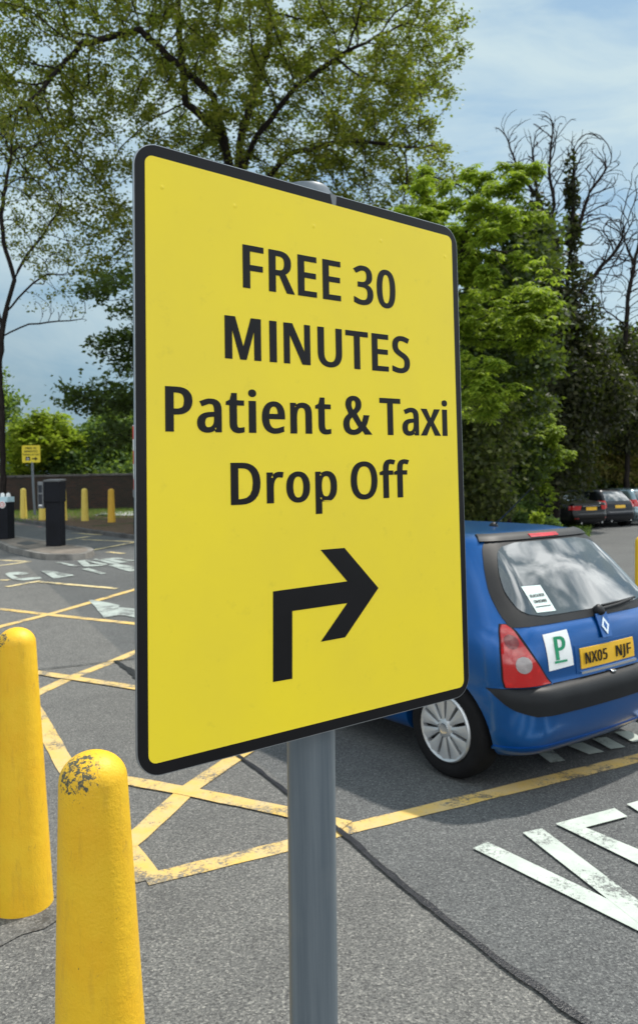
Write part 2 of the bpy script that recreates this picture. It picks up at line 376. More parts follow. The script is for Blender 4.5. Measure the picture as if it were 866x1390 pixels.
marking('white_road_arrow', [], M['worn_white'], polys=[
    o5((523, 501), (548, 498), (640, 515), (705, 530), (700, 540), (800, 552), (900, 562), (900, 600), (800, 604), (735, 590), (690, 590), (612, 604), (600, 585), (575, 560), (568, 545))], h=.0092)
# bitumen seam and cracks
bm = bmesh.new()
def crack(px, w0, w1, h=.011, jit=.35):
    P = sub([Vector((G(*p).x, G(*p).y, 0)) for p in px], .05); L = []; R = []; n_ = len(P); off = 0
    for i, p in enumerate(P):
        d = (P[min(i + 1, n_ - 1)] - P[max(i - 1, 0)]).normalized(); n = Vector((-d.y, d.x, 0))
        w = (w0 + (w1 - w0) * i / n_) * (1 + random.uniform(-jit, jit)); off = off * .85 + random.uniform(-.14, .14) * w
        a = p + n * (w / 2 + off); b = p - n * (w / 2 - off)
        L.append(bm.verts.new((a.x, a.y, gz(a.x, a.y) + h))); R.append(bm.verts.new((b.x, b.y, gz(b.x, b.y) + h)))
    for i in range(n_ - 1): bm.faces.new((L[i], R[i], R[i + 1], L[i + 1]))
crack([(457, 1127), (514, 1177), (597, 1246), (668, 1299), (800, 1395)], .034, .034, .011, .22)
crack([(322, 1027), (352, 1049), (386, 1075), (457, 1127)], .024, .03)
crack([(40, 911), (109, 904), (183.6, 894.6), (260, 884)], .02, .016)
crack([(157.8, 898), (170, 907), (185, 918), (230, 950)], .05, .07)
tag(bm_obj('bitumen_seam', bm, M['tar']), kind='structure')

# ------------------------------------------------------------------ traffic island with kerb
def slab(name, px, hgt, mat_top, mat_side, inset=.11, far=()):
    """raised platform: kerb ring and paving sheet"""
    P = [G(u, v, hgt) for u, v in px]; P = sub(P, .7)
    bm = bmesh.new()
    top = [Vector((p.x, p.y, gz(p.x, p.y) + hgt)) for p in P]; n = len(top)
    c = sum(top, Vector()) / n
    t = [bm.verts.new(p) for p in top]; b = [bm.verts.new((p.x + (p.x - c.x) * .004, p.y + (p.y - c.y) * .004, gz(p.x, p.y) - .05)) for p in top]
    for k in range(n): bm.faces.new((t[k], t[(k + 1) % n], b[(k + 1) % n], b[k]))
    bm.faces.new(t)
    return bm, top
near = [(-160, 705), (-60, 722), (0, 736.3), (14, 742.8), (46, 749.7), (62, 752), (99, 752.5), (116, 751), (125, 748.5), (128, 745.5), (124, 743), (115.5, 741.4), (88, 738), (60, 733), (17, 726.5), (-60, 716), (-160, 702)]
bm, top = slab('traffic_island', near, .12, None, None)
isl = tag(bm_obj('traffic_island', bm, M['kerb']), kind='structure')
bm = bmesh.new(); c = sum(top, Vector()) / len(top)
inn = [Vector((p.x, p.y, 0)) for p in top]
def inset_poly(P, d):
    out = []; n = len(P)
    ar = sum(P[i - 1].x * P[i].y - P[i].x * P[i - 1].y for i in range(n)); s = 1 if ar > 0 else -1
    for i in range(n):
        a, b, c2 = P[i - 1], P[i], P[(i + 1) % n]; d1 = (b - a).normalized(); d2 = (c2 - b).normalized()
        nn = (Vector((-d1.y, d1.x, 0)) + Vector((-d2.y, d2.x, 0))) * s; nn = nn / max(nn.length, .3)
        out.append(b + nn * d)
    return out
ip = inset_poly(inn, .12)
bm.faces.new([bm.verts.new((p.x, p.y, gz(p.x, p.y) + .125)) for p in ip])
for f in bm.faces:
    f.normal_update()
    if f.normal.z < 0: f.normal_flip()
me = bpy.data.meshes.new('island_paving'); bm.to_mesh(me); bm.free(); tag(link('island_paving', me, M['island']), kind='structure')
bm = bmesh.new(); flat_poly(bm, [G(*p, .129) for p in ((22, 737), (38, 734.5), (54, 737), (36, 740))], .129)
tag(bm_obj('iron_cover', bm, M['cover']), 'dark iron access cover set in the traffic island paving', 'manhole cover')

# ------------------------------------------------------------------ raised verge behind the far kerb, path, wall
kerb_px = [(-150, 687), (-60, 696), (0, 701.5), (17.3, 703.6), (50, 708), (87.8, 713.5), (120, 718.8), (182, 726.7), (260, 738), (330, 748)]
K = [G(u, v, .1) for u, v in kerb_px]
K = sub(K, .6)
def strip_mesh(name, A, B, n, za, mat, **kw):
    V = []; F = []
    for j in range(n + 1):
        for a, b in zip(A, B):
            p = Vector(a).lerp(Vector(b), j / n); V.append((p.x, p.y, gz(p.x, p.y) + za))
    m = len(A)
    for j in range(n):
        for i in range(m - 1): F.append((j * m + i, j * m + i + 1, (j + 1) * m + i + 1, (j + 1) * m + i))
    return link(name, np_mesh(name, V, F), mat)
bm = bmesh.new()   # kerb stones: front face, top, in lengths with joints
for i in range(len(K) - 1):
    a, b = K[i], K[i + 1]; d = (b - a); d.z = 0; L = d.length; dn = d.normalized(); n = Vector((-dn.y, dn.x, 0))
    ctr = (a + b) / 2 + n * .0725; z = gz(ctr.x, ctr.y)
    rz = math.atan2(dn.y, dn.x); box(bm, (ctr.x, ctr.y, z + .02), (L - .008, .145, .16), .012, rz)
tag(bm_obj('far_kerb', bm, M['kerb_dark']), kind='structure')
def shift(P, dy): return [Vector((p.x, p.y + dy, 0)) for p in P]
KB = [p + Vector((0, .14, 0)) for p in K]
far_y = [G(u, 688.5).y for u in (0,)]
wall_y0 = 33.0
tag(strip_mesh('verge_soil', KB, [Vector((p.x, max(p.y + 3, 36.5), 0)) for p in K], 30, .085, M['soil']), kind='structure')
pa = sub([at(132, 690, 29), at(150, 690, 31.8), at(200, 690, 32), at(300, 690, 32)], .8)
tag(strip_mesh('pale_path', [Vector((p.x, 28.6 + max(0, (-7.6 - p.x)) * 1.2, 0)) for p in pa], [Vector((p.x, 31.2, 0)) for p in pa], 8, .115, M['path']), kind='structure')

wall = empty('brick_wall', (-15, 33.2, gz(-15, 33)), 'long low dark brick boundary wall behind the row of bollards', 'wall')
def rel(parent, x, y, z): return (x - parent.location.x, y - parent.location.y, z - parent.location.z)
wb = bmesh.new(); cb = bmesh.new()
x = -34.0
while x < 2:
    z0 = gz(x + 1.5, 33) ; zt = at(90, 645, 33.2).z - .06
    box(wb, rel(wall, x + 1.5, 33.35, (z0 - .3 + zt) / 2), (3.0, .3, zt - z0 + .3))
    for k in range(5):
        box(cb, rel(wall, x + .3 + k * .6, 33.35, zt + .045 + random.uniform(-.006, .006)), (.59, .38, .09), .015)
    x += 3.0
bmesh.ops.remove_doubles(wb, verts=wb.verts, dist=1e-4)
bm_obj('brickwork', wb, M['brick'], wall); bm_obj('coping', cb, M['kerb_dark'], wall)

# right-hand verge under the trees
V1 = sub([G(640, 716), G(700, 716.5), G(745, 717.5), G(775, 721), G(795, 722.5)], .6)
tag(strip_mesh('grass_verge', V1, [Vector((p.x + 1.5, 46, 0)) for p in V1], 16, .05, M['verge']), kind='structure')

# ------------------------------------------------------------------ bollards
def bollard_bm(h, r0, r1):
    bm = bmesh.new(); prof = [(r0 * 1.02, -.06), (r0, .0)]
    for k in range(1, 9): prof.append((r0 + (r1 - r0) * k / 8, (h - r1 * .85) * k / 8))
    for k in range(1, 9):
        a = k / 8 * PI / 2; prof.append((r1 * math.cos(a) if k < 8 else 0, h - r1 * .85 + r1 * .85 * math.sin(a)))
    lathe(bm, prof, 40)
    return bm
def bollard(u_axis, d, label, mat, h=1.12, r0=.118, r1=.078, tilt=(0, 0), group=None):
    p = ground_under(u_axis, d)
    o = bm_obj('bollard', bollard_bm(h, r0, r1), mat, None, True)
    o.location = p; o.rotation_euler = (tilt[0], tilt[1], random.uniform(0, 6) if group else 0)
    return tag(o, label, 'bollard', group)
YB1, YB2 = (.80, .50, .02, 1), (.78, .43, .012, 1)
mb_near = m_bollard('near_bollard_paint', YB1, YB2, (-.020, -.05, 1.080, .075))
mb_left = m_bollard('left_bollard_paint', YB1, YB2, (-.04, -.05, 1.10, .05))
mb_far = m_bollard('far_bollard_paint', (.72, .56, .12, 1), (.66, .48, .08, 1), None)
mb_far2 = m_bollard('far_orange_bollard_paint', (.70, .42, .04, 1), (.6, .34, .03, 1), None)
bollard(126, 1.86, 'yellow bollard nearest the camera with flaked paint on its domed top', mb_near, 1.115, .119, .0765, (0, math.radians(-.6)))
bollard(21, 3.36, 'tall yellow bollard cut by the left edge behind the flaked one', mb_left, 1.145, .122, .0765, (0, math.radians(-.3)))
gb = 'bollards along the far kerb'
for u, d, l, m in ((32, 28.5, 'pale yellow bollard on the verge left of the small sign post', mb_far),
                   (57.5, 27.6, 'pale yellow bollard mostly hidden behind the ticket machine reader', mb_far),
                   (86, 27.2, 'pale yellow bollard showing just right of the ticket machine', mb_far),
                   (115, 26.8, 'pale yellow bollard standing alone on the verge right of the ticket machine', mb_far),
                   (151, 25.9, 'orange yellow bollard beside the pale path, left of the big sign', mb_far2)):
    bollard(u, d, l, m, 1.16, .125, .095, group=gb)
bollard(872.5, 8.3, 'yellow bollard at the right edge behind the blue car', mb_left, 1.12, .118, .09)
# stain and grit round the feet of the near bollards
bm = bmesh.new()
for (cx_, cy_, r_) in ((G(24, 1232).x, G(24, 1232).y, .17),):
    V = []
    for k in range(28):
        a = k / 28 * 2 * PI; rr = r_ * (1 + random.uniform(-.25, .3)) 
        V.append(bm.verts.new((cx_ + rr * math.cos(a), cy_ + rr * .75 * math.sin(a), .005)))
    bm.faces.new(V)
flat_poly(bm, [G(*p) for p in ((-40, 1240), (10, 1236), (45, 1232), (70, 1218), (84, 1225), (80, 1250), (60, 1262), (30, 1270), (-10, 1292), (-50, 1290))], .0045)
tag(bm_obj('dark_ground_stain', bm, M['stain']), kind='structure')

# ------------------------------------------------------------------ car park machines
def machine_base(u, d): 
    p = ground_under(u, d); p.z += .125; return p
p = machine_base(75, 18.3)
t = empty('ticket_machine', p, 'tall black ticket machine with a reader box on its left side, on the island', 'ticket machine', math.radians(-6))
bm = bmesh.new(); box(bm, (0, 0, .50), (.34, .28, 1.0), .01); bm_obj('pedestal', bm, M['black_case'], t)
bm = bmesh.new(); box(bm, (0, .0, 1.22), (.37, .33, .46), .012); bm_obj('head', bm, M['black_case'], t)
bm = bmesh.new(); box(bm, (.0, .0, 1.475), (.39, .35, .045), .015, rx=.06); bm_obj('lid', bm, M['case_top'], t)
bm = bmesh.new(); box(bm, (-.265, -.02, 1.15), (.13, .30, .60), .012); rd = bm_obj('reader_box', bm, M['case_trim'], t)
for z, h_ in ((1.29, .17), (1.06, .22)):
    bm = bmesh.new(); box(bm, (-.265, -.175, z), (.085, .014, h_), .004); bm_obj('reader_panel', bm, M['glassdark'], rd)
bm = bmesh.new(); box(bm, (-.262, -.186, .92), (.07, .02, .035), .004); bm_obj('ticket_slot', bm, M['white_plastic'], rd)
p = machine_base(3, 20.3)
t = empty('barrier_cabinet', p, 'black barrier cabinet with a pale blue band and round white label at the left edge', 'barrier cabinet', math.radians(-6))
bm = bmesh.new(); box(bm, (-.05, 0, .46), (.56, .36, .92), .012); bm_obj('cabinet_body', bm, M['black_case'], t)
bm = bmesh.new(); box(bm, (-.05, 0, .985), (.57, .37, .13), .012); bm_obj('blue_band', bm, M['pale_blue'], t)
bm = bmesh.new(); lathe(bm, [(0, 0), (.088, 0), (.088, .012), (0, .012)], 24, Matrix.Translation((.10, -.182, .86)) @ Matrix.Rotation(PI / 2, 4, 'X')); lb = bm_obj('round_label', bm, M['white_plastic'], t)
bm = bmesh.new(); lathe(bm, [(.045, .0125), (.062, .0125), (.062, .016), (.045, .016)], 24, Matrix.Translation((.10, -.182, .86)) @ Matrix.Rotation(PI / 2, 4, 'X')); box(bm, (.10, -.197, .86), (.05, .004, .012), 0); bm_obj('label_mark', bm, M['red'], lb)
for x_ in (.02, .17):
    bm = bmesh.new(); lathe(bm, [(.055, 1.05), (.055, 1.09), (.045, 1.13), (.02, 1.15), (0, 1.155)], 20, Matrix.Translation((x_, 0, 0))); bm_obj('beacon', bm, M['white_plastic'], t, True, 40)
p = ground_under(188.3, 21.5)
t = empty('barrier_gate', p, 'car park barrier with a raised red and white arm just left of the big sign', 'barrier')
bm = bmesh.new(); box(bm, (.06, 0, .55), (.34, .34, 1.1), .015); bm_obj('cabinet_body', bm, M['black_case'], t)
bm = bmesh.new(); box(bm, (-.02, -.2, 1.16), (.16, .05, .2), .01); bm_obj('arm_bracket', bm, M['case_trim'], t)
bm = bmesh.new(); box(bm, (-.03, -.2, 2.0), (.09, .03, 1.9), .004); arm = bm_obj('barrier_arm', bm, M['white_plastic'], t)
for z in (1.35, 2.75 - .65, 2.75): bm = bmesh.new(); box(bm, (-.03, -.2, z), (.094, .034, .35), .003); bm_obj('red_band', bm, M['red'], arm)

